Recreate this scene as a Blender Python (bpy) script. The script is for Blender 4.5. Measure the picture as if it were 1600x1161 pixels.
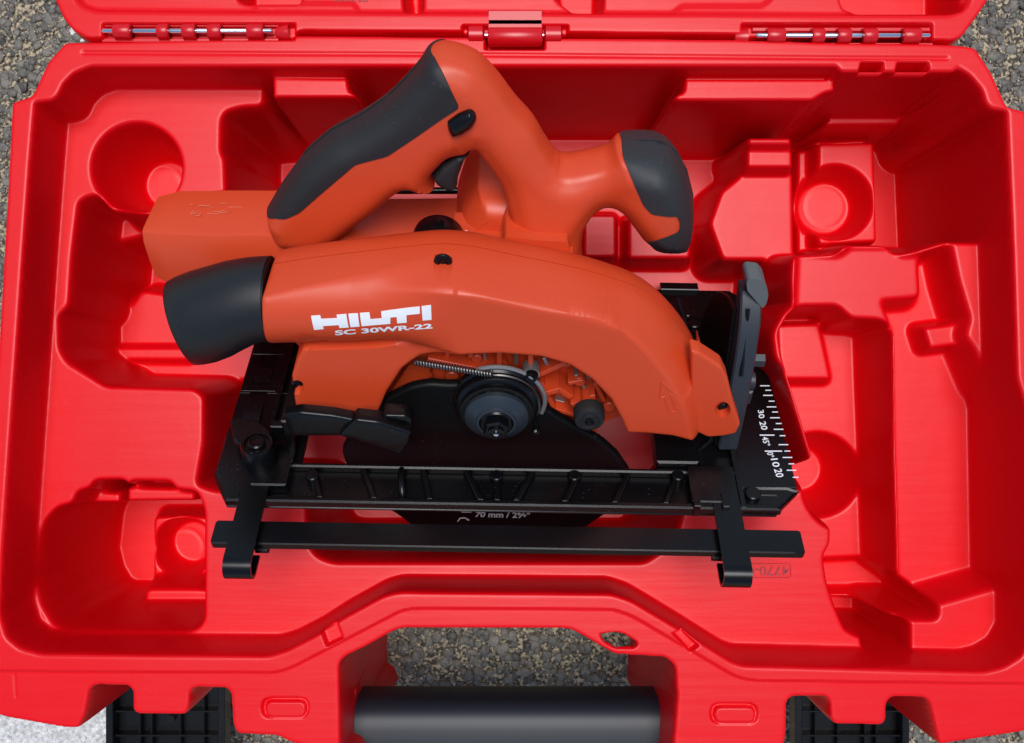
import bpy, math, random
import numpy as np
from mathutils import Vector, Matrix
from mathutils.geometry import delaunay_2d_cdt

random.seed(4); rng = np.random.default_rng(4)
S = bpy.context.scene
COL = S.collection
for o in list(bpy.data.objects): bpy.data.objects.remove(o)

# ------------------------------------------------------------------ camera
CAMZ = 0.63            # metres above the case's inner floor level
FPX = 1500.0           # focal length in photo pixels (1600 wide)
CX, CY = 800.0, 580.5
GZ = -0.03             # level of the asphalt
cam = bpy.data.cameras.new('camera'); co = bpy.data.objects.new('camera', cam)
COL.objects.link(co); co.location = (0, 0, CAMZ)
cam.sensor_width = 36; cam.lens = 36*FPX/1600; cam.clip_start = .01; cam.clip_end = 50
S.camera = co

# ------------------------------------------------------------------ light
SUN_EL, SUN_AZ = 83, 8         # degrees; azimuth measured from +Y towards +X
w = bpy.data.worlds.new('World'); S.world = w; w.use_nodes = True
nt = w.node_tree; bg = nt.nodes['Background']
sky = nt.nodes.new('ShaderNodeTexSky'); sky.sky_type = 'NISHITA'; sky.sun_disc = False
sky.sun_elevation = math.radians(SUN_EL); sky.sun_rotation = math.radians(SUN_AZ)
sky.air_density = 1.0; sky.dust_density = .8; sky.ozone_density = 1.0
nt.links.new(sky.outputs[0], bg.inputs[0]); bg.inputs[1].default_value = .06
sun = bpy.data.lights.new('sun', 'SUN'); sun.energy = 1.5; sun.angle = math.radians(32); sun.color = (1, .98, .97)
so = bpy.data.objects.new('sun', sun); COL.objects.link(so)
d = Vector((math.sin(math.radians(SUN_AZ))*math.cos(math.radians(SUN_EL)), math.cos(math.radians(SUN_AZ))*math.cos(math.radians(SUN_EL)), math.sin(math.radians(SUN_EL))))
so.rotation_euler = d.to_track_quat('Z', 'Y').to_euler(); so.location = (0, 0, 3)
S.view_settings.view_transform = 'Standard'; S.view_settings.look = 'None'
S.view_settings.gamma = 1; S.view_settings.exposure = 1.03

# ------------------------------------------------------------------ frames
SAW_O = np.array([0, .057, .017])
C45 = math.sqrt(.5)
_y = math.radians(-1.0)
R_SAW = np.array([[math.cos(_y), -math.sin(_y), 0], [math.sin(_y), math.cos(_y), 0], [0, 0, 1]]) @ np.array([[1, 0, 0], [0, C45, -C45], [0, C45, C45]])   # columns: x, u (base to handle), a (motor to blade)
FR = {}                                                        # root name -> (origin, rotation)

def ray(px, py):
    return np.array([0, 0, CAMZ]), np.array([(px-CX)/FPX, -(py-CY)/FPX, -1.0])
def flat(pts, z):
    """photo pixels -> world x, y on the level z"""
    p = np.asarray(pts, float); k = (CAMZ-z)/FPX
    return np.stack([(p[:, 0]-CX)*k, -(p[:, 1]-CY)*k], 1)
def saw_ray(px, py):
    c, dd = ray(px, py)
    return R_SAW.T @ (c-SAW_O), R_SAW.T @ dd
def on_a(pts, a):
    """photo pixels -> (x, u) in the saw's upright plane at offset a (a may be a list)"""
    out = []
    al = a if hasattr(a, '__len__') else [a]*len(pts)
    for (px, py), aa in zip(pts, al):
        c, dd = saw_ray(px, py); t = (aa-c[2])/dd[2]; q = c+t*dd; out.append((q[0], q[1]))
    return np.array(out)
def on_u(pts, u):
    """photo pixels -> (x, a) in the plane of the saw's base at height u"""
    out = []
    for px, py in pts:
        c, dd = saw_ray(px, py); t = (u-c[1])/dd[1]; q = c+t*dd; out.append((q[0], q[2]))
    return np.array(out)
def on_surf(pts, hf, a0=None, lo=.07, hi=.158):
    """first hit of the view ray with the height function hf"""
    A_ = np.linspace(hi, lo, 240); out = []
    pts = np.asarray(pts, float); Q = []
    for px, py in pts:
        c, dd = saw_ray(px, py); t = (A_-c[2])/dd[2]; Q.append(c[None, :]+t[:, None]*dd[None, :])
    Q = np.array(Q); H_ = hf(Q[:, :, :2].reshape(-1, 2)).reshape(len(pts), -1); D_ = H_-Q[:, :, 2]
    for k in range(len(pts)):
        ok = np.where(D_[k] >= 0)[0]
        if len(ok) == 0: i = int(np.argmax(D_[k])); out.append(Q[k, i, :2]); continue
        i = ok[0]
        if i == 0: out.append(Q[k, 0, :2]); continue
        f_ = D_[k, i-1]/(D_[k, i-1]-D_[k, i]); out.append(Q[k, i-1, :2]*(1-f_)+Q[k, i, :2]*f_)
    return np.array(out)

# ------------------------------------------------------------------ object helpers
def link(o, parent=None):
    COL.objects.link(o)
    if parent: o.parent = parent
    return o
def empty(name, label, cat, origin=(0, 0, 0), rot=None, group=None):
    o = bpy.data.objects.new(name, None); o.empty_display_size = .02; link(o)
    o.location = origin
    if rot is not None: o.rotation_euler = Matrix(rot.tolist()).to_euler()
    o['label'] = label; o['category'] = cat
    if group: o['group'] = group
    return o
def mk(name, verts, faces, mat, parent=None, smooth=40, **props):
    me = bpy.data.meshes.new(name)
    v = np.asarray(verts, float)
    me.from_pydata(v.tolist(), [], [list(map(int, f)) for f in faces]); me.update()
    if smooth:
        me.polygons.foreach_set('use_smooth', np.ones(len(me.polygons), bool))
        me.set_sharp_from_angle(angle=math.radians(smooth))
    me.materials.append(mat)
    o = link(bpy.data.objects.new(name, me), parent)
    for k, vv in props.items(): o[k] = vv
    return o
class MB:
    def __init__(s): s.v = []; s.f = []
    def add(s, v, f):
        n = len(s.v); s.v += [tuple(map(float, p)) for p in v]; s.f += [[i+n for i in q] for q in f]; return s
    def box(s, x0, x1, y0, y1, z0, z1, c=0):
        """box with chamfered edges c"""
        return s.prism([(x0, y0), (x1, y0), (x1, y1), (x0, y1)], z0, z1, c)
    def prism(s, poly, z0, z1, c=0, axis=2):
        """extrude a 2-D polygon; axis says which coordinate is the extrusion"""
        p = [tuple(q) for q in poly]
        A = sum(p[i][0]*p[(i+1) % len(p)][1]-p[(i+1) % len(p)][0]*p[i][1] for i in range(len(p)))
        if A < 0: p = p[::-1]
        p = np.array(p, float); n = len(p)
        def perm(q, z):
            if axis == 2: return (q[0], q[1], z)
            if axis == 0: return (z, q[0], q[1])
            return (q[1], z, q[0])
        if c > 0:
            q = inset(p, c); rows = [(q, z0), (p, z0+c), (p, z1-c), (q, z1)]
        else: rows = [(p, z0), (p, z1)]
        v = [perm(pt, z) for r, z in rows for pt in r]; f = []
        for k in range(len(rows)-1):
            for i in range(n):
                j = (i+1) % n; f.append([k*n+i, k*n+j, (k+1)*n+j, (k+1)*n+i])
        f.append(list(range(n))[::-1]); f.append([(len(rows)-1)*n+i for i in range(n)])
        return s.add(v, f)
    def lathe(s, prof, centre, axis=2, n=40, ang0=0):
        """prof: list of (radius, height) along axis"""
        v = []; f = []; m = len(prof)
        for r, h in prof:
            for i in range(n):
                t = ang0+2*math.pi*i/n; a, b = r*math.cos(t), r*math.sin(t)
                p = [(h, a, b), (b, h, a), (a, b, h)][axis]
                v.append((p[0]+centre[0], p[1]+centre[1], p[2]+centre[2]))
        for k in range(m-1):
            for i in range(n):
                j = (i+1) % n; f.append([k*n+i, k*n+j, (k+1)*n+j, (k+1)*n+i])
        f.append(list(range(n))[::-1]); f.append([(m-1)*n+i for i in range(n)])
        return s.add(v, f)
    def tube(s, pts, r, n=8, closed=False):
        pts = [Vector(p) for p in pts]; v = []; f = []; m = len(pts)
        up = None
        for k, p in enumerate(pts):
            tdir = (pts[min(k+1, m-1)]-pts[max(k-1, 0)]).normalized()
            if up is None:
                up = Vector((0, 0, 1)) if abs(tdir.z) < .9 else Vector((1, 0, 0))
            s1 = tdir.cross(up).normalized(); up = s1.cross(tdir).normalized()
            rr = r[k] if hasattr(r, '__len__') else r
            for i in range(n):
                t = 2*math.pi*i/n; v.append(p+(s1*math.cos(t)+up*math.sin(t))*rr)
        for k in range(m-1):
            for i in range(n):
                j = (i+1) % n; f.append([k*n+i, (k+1)*n+i, (k+1)*n+j, k*n+j])
        f.append(list(range(n))); f.append([(m-1)*n+i for i in range(n)][::-1])
        return s.add(v, f)
    def build(s, name, mat, parent=None, smooth=40, **p): return mk(name, s.v, s.f, mat, parent, smooth, **p)
def inset(p, c):
    n = len(p); out = []
    for i in range(n):
        a, b, d2 = p[i-1], p[i], p[(i+1) % n]
        e1 = (b-a)/max(np.linalg.norm(b-a), 1e-9); e2 = (d2-b)/max(np.linalg.norm(d2-b), 1e-9)
        n1 = np.array([-e1[1], e1[0]]); n2 = np.array([-e2[1], e2[0]]); m = n1+n2; l = np.dot(m, m)
        out.append(b+m*(2*c/max(l, .6)) if l > 1e-6 else b)
    return np.array(out)
def fillet(pts, r, n=5):
    p = np.asarray(pts, float); out = []
    for i in range(len(p)):
        a, b, c = p[i-1], p[i], p[(i+1) % len(p)]
        l1 = np.linalg.norm(a-b); l2 = np.linalg.norm(c-b)
        if l1 < 1e-9 or l2 < 1e-9: continue
        k = min(r, l1*.48, l2*.48); s0 = b+(a-b)/l1*k; s1 = b+(c-b)/l2*k
        for t in np.linspace(0, 1, n): out.append((1-t)**2*s0+2*t*(1-t)*b+t*t*s1)
    return np.array(out)
def resample(p, step, closed=True):
    p = np.asarray(p, float); out = []
    m = len(p) if closed else len(p)-1
    for i in range(m):
        a, b = p[i], p[(i+1) % len(p)]; k = max(1, int(round(np.linalg.norm(b-a)/step)))
        for j in range(k): out.append(a+(b-a)*j/k)
    if not closed: out.append(p[-1])
    q = [out[0]]
    for o in out[1:]:
        if np.linalg.norm(o-q[-1]) > step*.35: q.append(o)
    if closed and np.linalg.norm(q[-1]-q[0]) < step*.35: q.pop()
    return np.array(q)
def udist(P, line, closed=True):
    P = np.asarray(P, float); best = np.full(len(P), 1e9)
    m = len(line) if closed else len(line)-1
    for i in range(m):
        a, b = line[i], line[(i+1) % len(line)]; e = b-a; L = e@e
        if L < 1e-16: continue
        t = np.clip(((P[:, 0]-a[0])*e[0]+(P[:, 1]-a[1])*e[1])/L, 0, 1)
        dx = P[:, 0]-a[0]-t*e[0]; dy = P[:, 1]-a[1]-t*e[1]
        best = np.minimum(best, dx*dx+dy*dy)
    return np.sqrt(best)
def sdf(P, poly):
    """signed distance, positive inside"""
    P = np.asarray(P, float); dist = udist(P, poly); ins = np.zeros(len(P), bool)
    for i in range(len(poly)):
        a, b = poly[i-1], poly[i]
        if a[1] == b[1]: continue
        c = ((a[1] > P[:, 1]) != (b[1] > P[:, 1])) & (P[:, 0] < (b[0]-a[0])*(P[:, 1]-a[1])/(b[1]-a[1])+a[0])
        ins ^= c
    return np.where(ins, dist, -dist)
def sstep(x): x = np.clip(x, 0, 1); return x*x*(3-2*x)
def dome(d, R):
    t = np.clip(d/R, 0, 1); return np.sqrt(np.clip(1-(1-t)**2, 0, 1))

def slab(name, poly, hf, hb, mat, parent, step=.0013, rings=(.00015, .0005, .0011, .002, .0032, .005, .0075, .0105, .014), grid=.003, extra=(), avoid=(), smooth=45, **props):
    """closed solid over the outline poly in the plane (first two coordinates); hf / hb give the
    third coordinate of its front and back surface at any point"""
    poly = resample(poly, step)
    A = np.sum(poly[:, 0]*np.roll(poly[:, 1], -1)-np.roll(poly[:, 0], -1)*poly[:, 1])
    if A < 0: poly = poly[::-1]
    n = len(poly); tn = np.roll(poly, -1, 0)-np.roll(poly, 1, 0); tn /= np.linalg.norm(tn, axis=1)[:, None]
    nor = np.stack([-tn[:, 1], tn[:, 0]], 1)
    inner = []
    for r in rings:
        q = poly+nor*r; s = sdf(q, poly); k = s > r*.85
        if r > .004:
            k &= (np.arange(n) % 2 == 0)
            for l_, r_ in avoid: k &= udist(q, l_, False) > r_
        inner.append(q[k])
    lo, hi = poly.min(0), poly.max(0)
    gx, gy = np.meshgrid(np.arange(lo[0], hi[0], grid), np.arange(lo[1], hi[1], grid)); g = np.stack([gx.ravel(), gy.ravel()], 1)
    lim = max(rings) if len(rings) else step
    g = g[sdf(g, poly) > lim*.9+.0006]
    for l_, r_ in avoid: g = g[udist(g, l_, False) > r_]
    inner.append(g)
    for line in extra:
        q = resample(line, step*1.1, False); q = q[sdf(q, poly) > .0004]; inner.append(q)
    inner = np.concatenate([i for i in inner if len(i)]) if inner else np.zeros((0, 2))
    pts = np.concatenate([poly, inner])
    vs = [Vector(p) for p in pts]
    r = delaunay_2d_cdt(vs, [(i, (i+1) % n) for i in range(n)], [], 0, 1e-7)
    V = np.array([tuple(v) for v in r[0]]); T = np.array(r[2])
    cen = V[T].mean(1); T = T[sdf(cen, poly) > 0]
    a = V[T[:, 1]]-V[T[:, 0]]; b = V[T[:, 2]]-V[T[:, 0]]; cr = a[:, 0]*b[:, 1]-a[:, 1]*b[:, 0]
    T = T[np.abs(cr) > 1e-13]; cr = cr[np.abs(cr) > 1e-13]
    T[cr < 0] = T[cr < 0][:, ::-1]
    f = hf(V) if callable(hf) else np.full(len(V), hf); bk = hb(V) if callable(hb) else np.full(len(V), hb)
    m = len(V)
    verts = np.concatenate([np.c_[V, f], np.c_[V, bk]])
    faces = T.tolist()+[[t[2]+m, t[1]+m, t[0]+m] for t in T.tolist()]
    from collections import Counter
    cnt = {}
    for t in T.tolist():
        for i in range(3):
            e = (t[i], t[(i+1) % 3]); cnt[e] = 1
    for (i, j) in list(cnt):
        if (j, i) not in cnt: faces.append([i, i+m, j+m, j])
    return mk(name, verts, faces, mat, parent, smooth, **props)

# ------------------------------------------------------------------ materials
def mat(name, col, rough=.45, metal=0, spec=.5, bump=None, var=0, coat=0, specks=0):
    m = bpy.data.materials.new(name); m.use_nodes = True; t = m.node_tree; b = t.nodes['Principled BSDF']
    b.inputs['Base Color'].default_value = (*col, 1); b.inputs['Roughness'].default_value = rough
    b.inputs['Metallic'].default_value = metal; b.inputs['Specular IOR Level'].default_value = spec
    b.inputs['Coat Weight'].default_value = coat
    tc = t.nodes.new('ShaderNodeTexCoord')
    last = None
    for sc, strength, dist, stretch in (bump or []):
        mp = t.nodes.new('ShaderNodeMapping'); mp.inputs['Scale'].default_value = stretch
        no = t.nodes.new('ShaderNodeTexNoise'); no.inputs['Scale'].default_value = sc; no.inputs['Detail'].default_value = 3
        t.links.new(tc.outputs['Object'], mp.inputs[0]); t.links.new(mp.outputs[0], no.inputs[0])
        bp = t.nodes.new('ShaderNodeBump'); bp.inputs['Strength'].default_value = strength; bp.inputs['Distance'].default_value = dist
        t.links.new(no.outputs['Fac'], bp.inputs['Height'])
        if last: t.links.new(last.outputs[0], bp.inputs['Normal'])
        last = bp
    if last: t.links.new(last.outputs[0], b.inputs['Normal'])
    if specks:
        no = t.nodes.new('ShaderNodeTexNoise'); no.inputs['Scale'].default_value = 620; no.inputs['Detail'].default_value = 1
        big = t.nodes.new('ShaderNodeTexNoise'); big.inputs['Scale'].default_value = 30
        ad = t.nodes.new('ShaderNodeMath'); ad.operation = 'MULTIPLY_ADD'; ad.inputs[1].default_value = .25
        t.links.new(tc.outputs['Object'], no.inputs[0]); t.links.new(tc.outputs['Object'], big.inputs[0])
        t.links.new(big.outputs['Fac'], ad.inputs[0]); t.links.new(no.outputs['Fac'], ad.inputs[2])
        cr = t.nodes.new('ShaderNodeMapRange'); cr.inputs['From Min'].default_value = .865; cr.inputs['From Max'].default_value = .91; cr.inputs['To Max'].default_value = specks
        t.links.new(ad.outputs[0], cr.inputs[0])
        mx = t.nodes.new('ShaderNodeMix'); mx.data_type = 'RGBA'; mx.inputs[6].default_value = (*col, 1); mx.inputs[7].default_value = (.45, .40, .36, 1)
        t.links.new(cr.outputs[0], mx.inputs[0]); t.links.new(mx.outputs[2], b.inputs['Base Color'])
    if var:
        no = t.nodes.new('ShaderNodeTexNoise'); no.inputs['Scale'].default_value = 25; no.inputs['Detail'].default_value = 8; no.inputs['Roughness'].default_value = .7
        t.links.new(tc.outputs['Object'], no.inputs[0])
        mr = t.nodes.new('ShaderNodeMapRange'); mr.inputs['To Min'].default_value = rough-var; mr.inputs['To Max'].default_value = rough+var
        t.links.new(no.outputs['Fac'], mr.inputs[0]); t.links.new(mr.outputs[0], b.inputs['Roughness'])
    return m
RED = mat('red_case_plastic', (.70, .0008, .005), .36, specks=.04, spec=.30, var=.07, bump=[(11, .20, .0007, (1, 16, 1)), (1100, .10, .00012, (1, 1, 1)), (60, .12, .0006, (1, 1, 1))])
REDS = mat('red_smooth_plastic', (.56, .0015, .006), .33, bump=[(700, .08, .0001, (1, 1, 1))])
ORG = mat('orange_red_housing', (.61, .058, .014), .43, specks=.07, var=.05, bump=[(1800, .22, .00012, (1, 1, 1))])
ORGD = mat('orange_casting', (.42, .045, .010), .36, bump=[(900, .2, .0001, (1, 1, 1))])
RUB = mat('dark_grey_rubber', (.011, .011, .0115), .62, specks=.07, bump=[(2600, .5, .00012, (1, 1, 1))])
BLK = mat('black_nylon', (.003, .003, .0035), .27, specks=.07, spec=.3, var=.06, bump=[(2200, .3, .0001, (1, 1, 1))])
BLKG = mat('black_painted_metal', (.003, .003, .0035), .25, spec=.3, bump=[(300, .06, .0002, (1, 1, 1))])
BLKM = mat('matt_black_guard', (.002, .002, .002), .5, specks=.07, spec=.2, bump=[(1500, .4, .0001, (1, 1, 1))])
GRY = mat('blue_grey_plastic', (.022, .027, .034), .42, bump=[(1800, .2, .0001, (1, 1, 1))])
FLG = mat('grey_flange_steel', (.036, .047, .058), .36, metal=.5)
SPRING = mat('dull_spring_steel', (.30, .29, .27), .35, metal=1)
STEEL = mat('bright_steel', (.82, .82, .84), .16, metal=1)
CAST = mat('cast_magnesium', (.35, .34, .33), .42, metal=.7)
WHITE = mat('white_print', (.82, .84, .86), .4)
GREYP = mat('grey_print', (.45, .45, .45), .5)

# ------------------------------------------------------------------ the case: a blow-moulded height field
RIM = .130; LEV = .098
GS = .00065
def circ_px(cx, cy, r, n=40): return [(cx+r*math.cos(2*math.pi*i/n), cy+r*math.sin(2*math.pi*i/n)) for i in range(n)]
def blur(z, s):
    k = int(3*s+1); w_ = np.exp(-.5*(np.arange(-k, k+1)/s)**2); w_ /= w_.sum()
    for ax in (0, 1):
        pad = [(0, 0), (0, 0)]; pad[ax] = (k, k); q = np.pad(z, pad, mode='edge'); out = np.zeros_like(z)
        for i, ww in enumerate(w_):
            out += ww*(q[i:i+z.shape[0], :] if ax == 0 else q[:, i:i+z.shape[1]])
        z = out
    return z
class Field:
    def __init__(s, x0, x1, y0, y1, z):
        s.xs = np.arange(x0, x1, GS); s.ys = np.arange(y0, y1, GS)
        s.z = np.full((len(s.ys), len(s.xs)), float(z)); s.x0, s.y0 = x0, y0
    def op(s, px, zpx, znew, wid, r=0, mode='set', prof='s', rp=8):
        """inside the outline px (photo pixels on level zpx) go to znew; pockets fall inward over wid,
        raised shapes (wid < 0) fall outward"""
        poly = fillet(flat(px, zpx), rp*(CAMZ-zpx)/FPX)
        m = abs(wid)+.002
        i0 = max(0, int((poly[:, 0].min()-m-s.x0)/GS)); i1 = min(len(s.xs), int((poly[:, 0].max()+m-s.x0)/GS)+2)
        j0 = max(0, int((poly[:, 1].min()-m-s.y0)/GS)); j1 = min(len(s.ys), int((poly[:, 1].max()+m-s.y0)/GS)+2)
        if i1 <= i0 or j1 <= j0: return
        X, Y = np.meshgrid(s.xs[i0:i1], s.ys[j0:j1]); D = sdf(np.stack([X.ravel(), Y.ravel()], 1), poly).reshape(X.shape)
        t = D/wid if wid > 0 else 1+D/(-wid)
        t = sstep(t) if prof == 's' else np.clip(t, 0, 1)
        Z = s.z[j0:j1, i0:i1]
        zn = znew if not callable(znew) else znew(X, Y)
        if mode == 'set': N = Z*(1-t)+zn*t
        elif mode == 'add': N = Z+znew*t
        elif mode == 'max': N = np.maximum(Z, Z*(1-t)+zn*t)
        elif mode == 'min': N = np.minimum(Z, Z*(1-t)+zn*t)
        s.z[j0:j1, i0:i1] = N
    def groove(s, px, zpx, depth, wid):
        line = flat(px, zpx); m = wid*3
        i0 = max(0, int((line[:, 0].min()-m-s.x0)/GS)); i1 = min(len(s.xs), int((line[:, 0].max()+m-s.x0)/GS)+2)
        j0 = max(0, int((line[:, 1].min()-m-s.y0)/GS)); j1 = min(len(s.ys), int((line[:, 1].max()+m-s.y0)/GS)+2)
        if i1 <= i0 or j1 <= j0: return
        X, Y = np.meshgrid(s.xs[i0:i1], s.ys[j0:j1]); D = udist(np.stack([X.ravel(), Y.ravel()], 1), line, False).reshape(X.shape)
        s.z[j0:j1, i0:i1] -= depth*np.exp(-.5*(D/wid)**2)
    def mesh(s, name, m, parent, org, cut):
        h, w_ = s.z.shape; X, Y = np.meshgrid(s.xs, s.ys)
        co_ = np.stack([X-org[0], Y-org[1], s.z-org[2]], 2).reshape(-1, 3)
        idx = np.arange(h*w_).reshape(h, w_)
        q = np.stack([idx[:-1, :-1], idx[:-1, 1:], idx[1:, 1:], idx[1:, :-1]], 2).reshape(-1, 4)
        zz = s.z.ravel()[q].max(1); keep = zz > cut
        if hasattr(s, 'hole'): keep &= ~s.hole.ravel()[q].any(1)
        q = q[keep]
        used = np.unique(q); rm = np.full(h*w_, -1); rm[used] = np.arange(len(used)); co_ = co_[used]; q = rm[q]
        me = bpy.data.meshes.new(name); me.vertices.add(len(co_)); me.vertices.foreach_set('co', co_.ravel())
        me.loops.add(q.size); me.loops.foreach_set('vertex_index', q.ravel().astype(np.int32))
        me.polygons.add(len(q)); me.polygons.foreach_set('loop_start', np.arange(0, q.size, 4, dtype=np.int32))
        me.update(calc_edges=True); me.validate()
        me.polygons.foreach_set('use_smooth', np.ones(len(me.polygons), bool))
        me.materials.append(m)
        return link(bpy.data.objects.new(name, me), parent)

CASE_O = (0, 0, GZ)
case = empty('tool_case', 'open red plastic carrying case lying on the asphalt with the saw inside', 'tool case', CASE_O)
F = Field(-.300, .300, -.212, .180, GZ)
OUT = [(470, 53), (300, 60), (160, 63), (100, 64), (72, 96), (48, 148), (16, 158), (9, 300), (2, 420), (-14, 700), (-24, 1112), (0, 1124), (95, 1141), (122, 1142), (133, 1118), (140, 1080),
       (148, 1074), (196, 1075), (203, 1082), (203, 1113), (212, 1120), (288, 1121), (295, 1112), (298, 1083), (304, 1078), (350, 1079), (357, 1086), (360, 1136), (368, 1151),
       (432, 1154), (448, 1163), (500, 1178), (548, 1195), (560, 1230), (533, 1230), (532, 1120), (531, 1040), (540, 1029), (572, 1014), (614, 990), (630, 985), (880, 986), (894, 988), (960, 1026), (1040, 1031),
       (1054, 1044), (1057, 1090), (1046, 1230), (1100, 1230), (1130, 1185), (1226, 1182), (1232, 1150), (1233, 1099), (1241, 1092), (1290, 1092), (1296, 1099), (1298, 1128), (1306, 1136), (1382, 1137),
       (1389, 1128), (1390, 1100), (1397, 1093), (1446, 1094), (1453, 1102), (1468, 1168), (1600, 1148), (1640, 1135), (1640, 700), (1625, 300), (1606, 172), (1576, 165), (1552, 112), (1526, 72), (1500, 68), (1462, 66), (1300, 64), (1150, 59)]
F.z[:] = LEV
INNER = [(140, 97), (112, 108), (93, 127), (83, 150), (48, 154), (40, 250), (29, 400), (18, 560), (8, 700), (-3, 860), (-8, 960), (4, 1000), (28, 1020), (62, 1029), (250, 1031), (420, 1032), (450, 1023), (495, 1000), (540, 971), (600, 938), (622, 932),
         (955, 935), (985, 945), (1060, 990), (1140, 1040), (1160, 1047), (1540, 1057), (1570, 1050), (1600, 1032), (1618, 1000), (1612, 640), (1596, 590), (1590, 400), (1580, 168), (1548, 163), (1541, 138), (1520, 112), (1496, 98), (1490, 106), (1317, 106), (1310, 97)]
# main pocket of the saw with the deep corner at the right
P1 = [(352, 302), (350, 248), (344, 236), (345, 186), (352, 174), (375, 167), (411, 165), (414, 92), (1588, 92), (1590, 376), (1520, 380), (1478, 379), (1425, 396), (1404, 398), (1390, 384), (1322, 384), (1310, 398), (1240, 400), (1237, 440), (1242, 478),
      (1224, 490), (1207, 522), (1212, 562), (1229, 578), (1243, 640), (1262, 700), (1275, 742), (1252, 768), (1190, 772), (1075, 775), (1060, 830), (1040, 858), (1008, 880), (520, 880), (494, 870), (478, 845), (478, 772), (400, 768), (335, 768),
      (306, 758), (318, 690), (320, 500), (352, 460)]
F.op(P1, LEV, .0, .009, rp=10)
P2 = [(122, 316), (134, 307), (152, 304), (175, 330), (260, 320), (352, 300), (420, 300), (420, 690), (332, 700), (320, 690), (320, 622), (304, 608), (165, 604), (104, 566), (92, 545), (91, 492), (107, 478), (112, 400)]
F.op(P2, LEV, .004, .008, rp=8)
F.op([(222, 456), (262, 462), (430, 462), (430, 592), (205, 594), (158, 572), (152, 556)], .03, .030, -.008, mode='max')
F.op([(178, 550), (195, 561), (300, 562), (300, 545), (186, 545)], .03, .036, -.003, mode='max', rp=3)
F.op([(145, 332), (160, 318), (195, 345), (215, 362), (175, 372)], .06, .05, -.010, mode='max')
F.op(circ_px(213, 262, 70), LEV, .046, .0095, prof='l', mode='min')
F.groove(circ_px(253, 293, 33)+[(286, 293)], .046, .0006, .0004)
# pocket at the lower left
P3 = [(64, 836), (72, 812), (90, 793), (114, 787), (121, 768), (140, 764), (148, 751), (192, 750), (200, 758), (207, 752), (266, 753), (273, 765), (304, 768), (311, 778), (318, 800), (318, 968), (308, 982), (294, 986), (104, 986), (84, 976), (66, 946), (56, 905)]
F.op(P3, LEV, .002, .006, rp=8)
F.op([(118, 766), (196, 766), (196, 786), (118, 786)], .07, .075, -.002, mode='max', rp=4)
F.op([(196, 760), (306, 762), (306, 785), (196, 786)], .086, .086, -.002, mode='max', rp=4)
F.op([(240, 808), (325, 808), (325, 925), (240, 925)], .024, .024, -.004, mode='max')
F.op([(228, 922), (330, 922), (330, 1000), (228, 1000)], .045, .045, -.006, mode='max')
F.op(circ_px(286, 855, 46), .024, .002, .0045, prof='l', mode='min')
F.groove(circ_px(290, 855, 28)+[(318, 855)], .002, .0005, .0004)
# right side: levels around the auxiliary pockets
F.op([(1235, 392), (1306, 394), (1322, 380), (1390, 380), (1404, 394), (1440, 392), (1460, 470), (1460, 520), (1230, 520)], .09, .092, .004, mode='min')
STRIP = [(1372, 468), (1434, 463), (1430, 394), (1478, 381), (1490, 440), (1508, 500), (1500, 526), (1513, 541), (1540, 606), (1600, 640), (1612, 880), (1552, 914), (1440, 946), (1404, 958), (1396, 700), (1392, 520)]
F.op(STRIP, .09, .072, .007, mode='min')
F.op([(1440, 513), (1500, 505), (1502, 538), (1450, 545)], .085, .088, -.003, mode='max', rp=4)
QL = [(1214, 562), (1207, 520), (1224, 490), (1244, 479), (1303, 478), (1318, 492), (1326, 498), (1368, 500), (1394, 510), (1397, 600), (1401, 700), (1404, 800), (1408, 905), (1402, 940), (1388, 968), (1366, 984), (1332, 988), (1309, 976),
      (1292, 935), (1281, 900), (1276, 862), (1287, 845), (1288, 758), (1268, 738)]
F.op(QL, .086, .042, .006, mode='min')
F.op([(1200, 560), (1205, 500), (1320, 500), (1340, 600), (1346, 740), (1240, 760), (1215, 640)], .042, .042, -.012, mode='max')
F.op([(1218, 508), (1283, 506), (1292, 545), (1302, 592), (1222, 592)], .06, .056, -.004, mode='max', rp=4)
F.op([(1270, 872), (1350, 868), (1400, 905), (1400, 930), (1272, 930)], .04, .030, .004, mode='min')
F.op([(1280, 925), (1350, 925), (1350, 975), (1290, 975)], .03, .022, .003, mode='min')
F.op(circ_px(1278, 742, 66), .042, .002, .0105, prof='l', mode='min')
# islands on the floor at the upper right
F.op([(1247, 236), (1283, 234), (1283, 395), (1247, 395)], .022, .022, -.004, mode='max', rp=4)
F.op([(1280, 224), (1366, 222), (1371, 378), (1280, 382)], .036, .036, -.004, mode='max', rp=5)
F.op(circ_px(1306, 316, 58), .036, .012, .0055, prof='l', mode='min')
F.groove(circ_px(1289, 323, 34)+[(1323, 323)], .012, .0005, .0004)
F.op([(1303, 167), (1398, 167), (1406, 172), (1407, 196), (1288, 197)], .055, .055, -.004, mode='max', rp=4)
F.op([(1168, 213), (1238, 213), (1239, 227), (1167, 227)], .075, .075, -.003, mode='max', rp=4)
F.op([(1166, 235), (1240, 234), (1240, 263), (1166, 263)], .068, .068, -.003, mode='max', rp=4)
F.op([(1165, 270), (1238, 270), (1240, 405), (1130, 405), (1110, 350), (1128, 300)], .055, .055, -.008, mode='max', rp=6)
F.op([(912, 336), (962, 336), (962, 402), (912, 402)], .02, .022, -.004, mode='max', rp=4)
F.op([(984, 340), (1080, 345), (1080, 402), (984, 402)], .03, .026, -.005, mode='max', rp=4)
F.op([(590, 326), (716, 326), (716, 400), (590, 400)], .012, .014, -.003, mode='max', rp=4)
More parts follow.
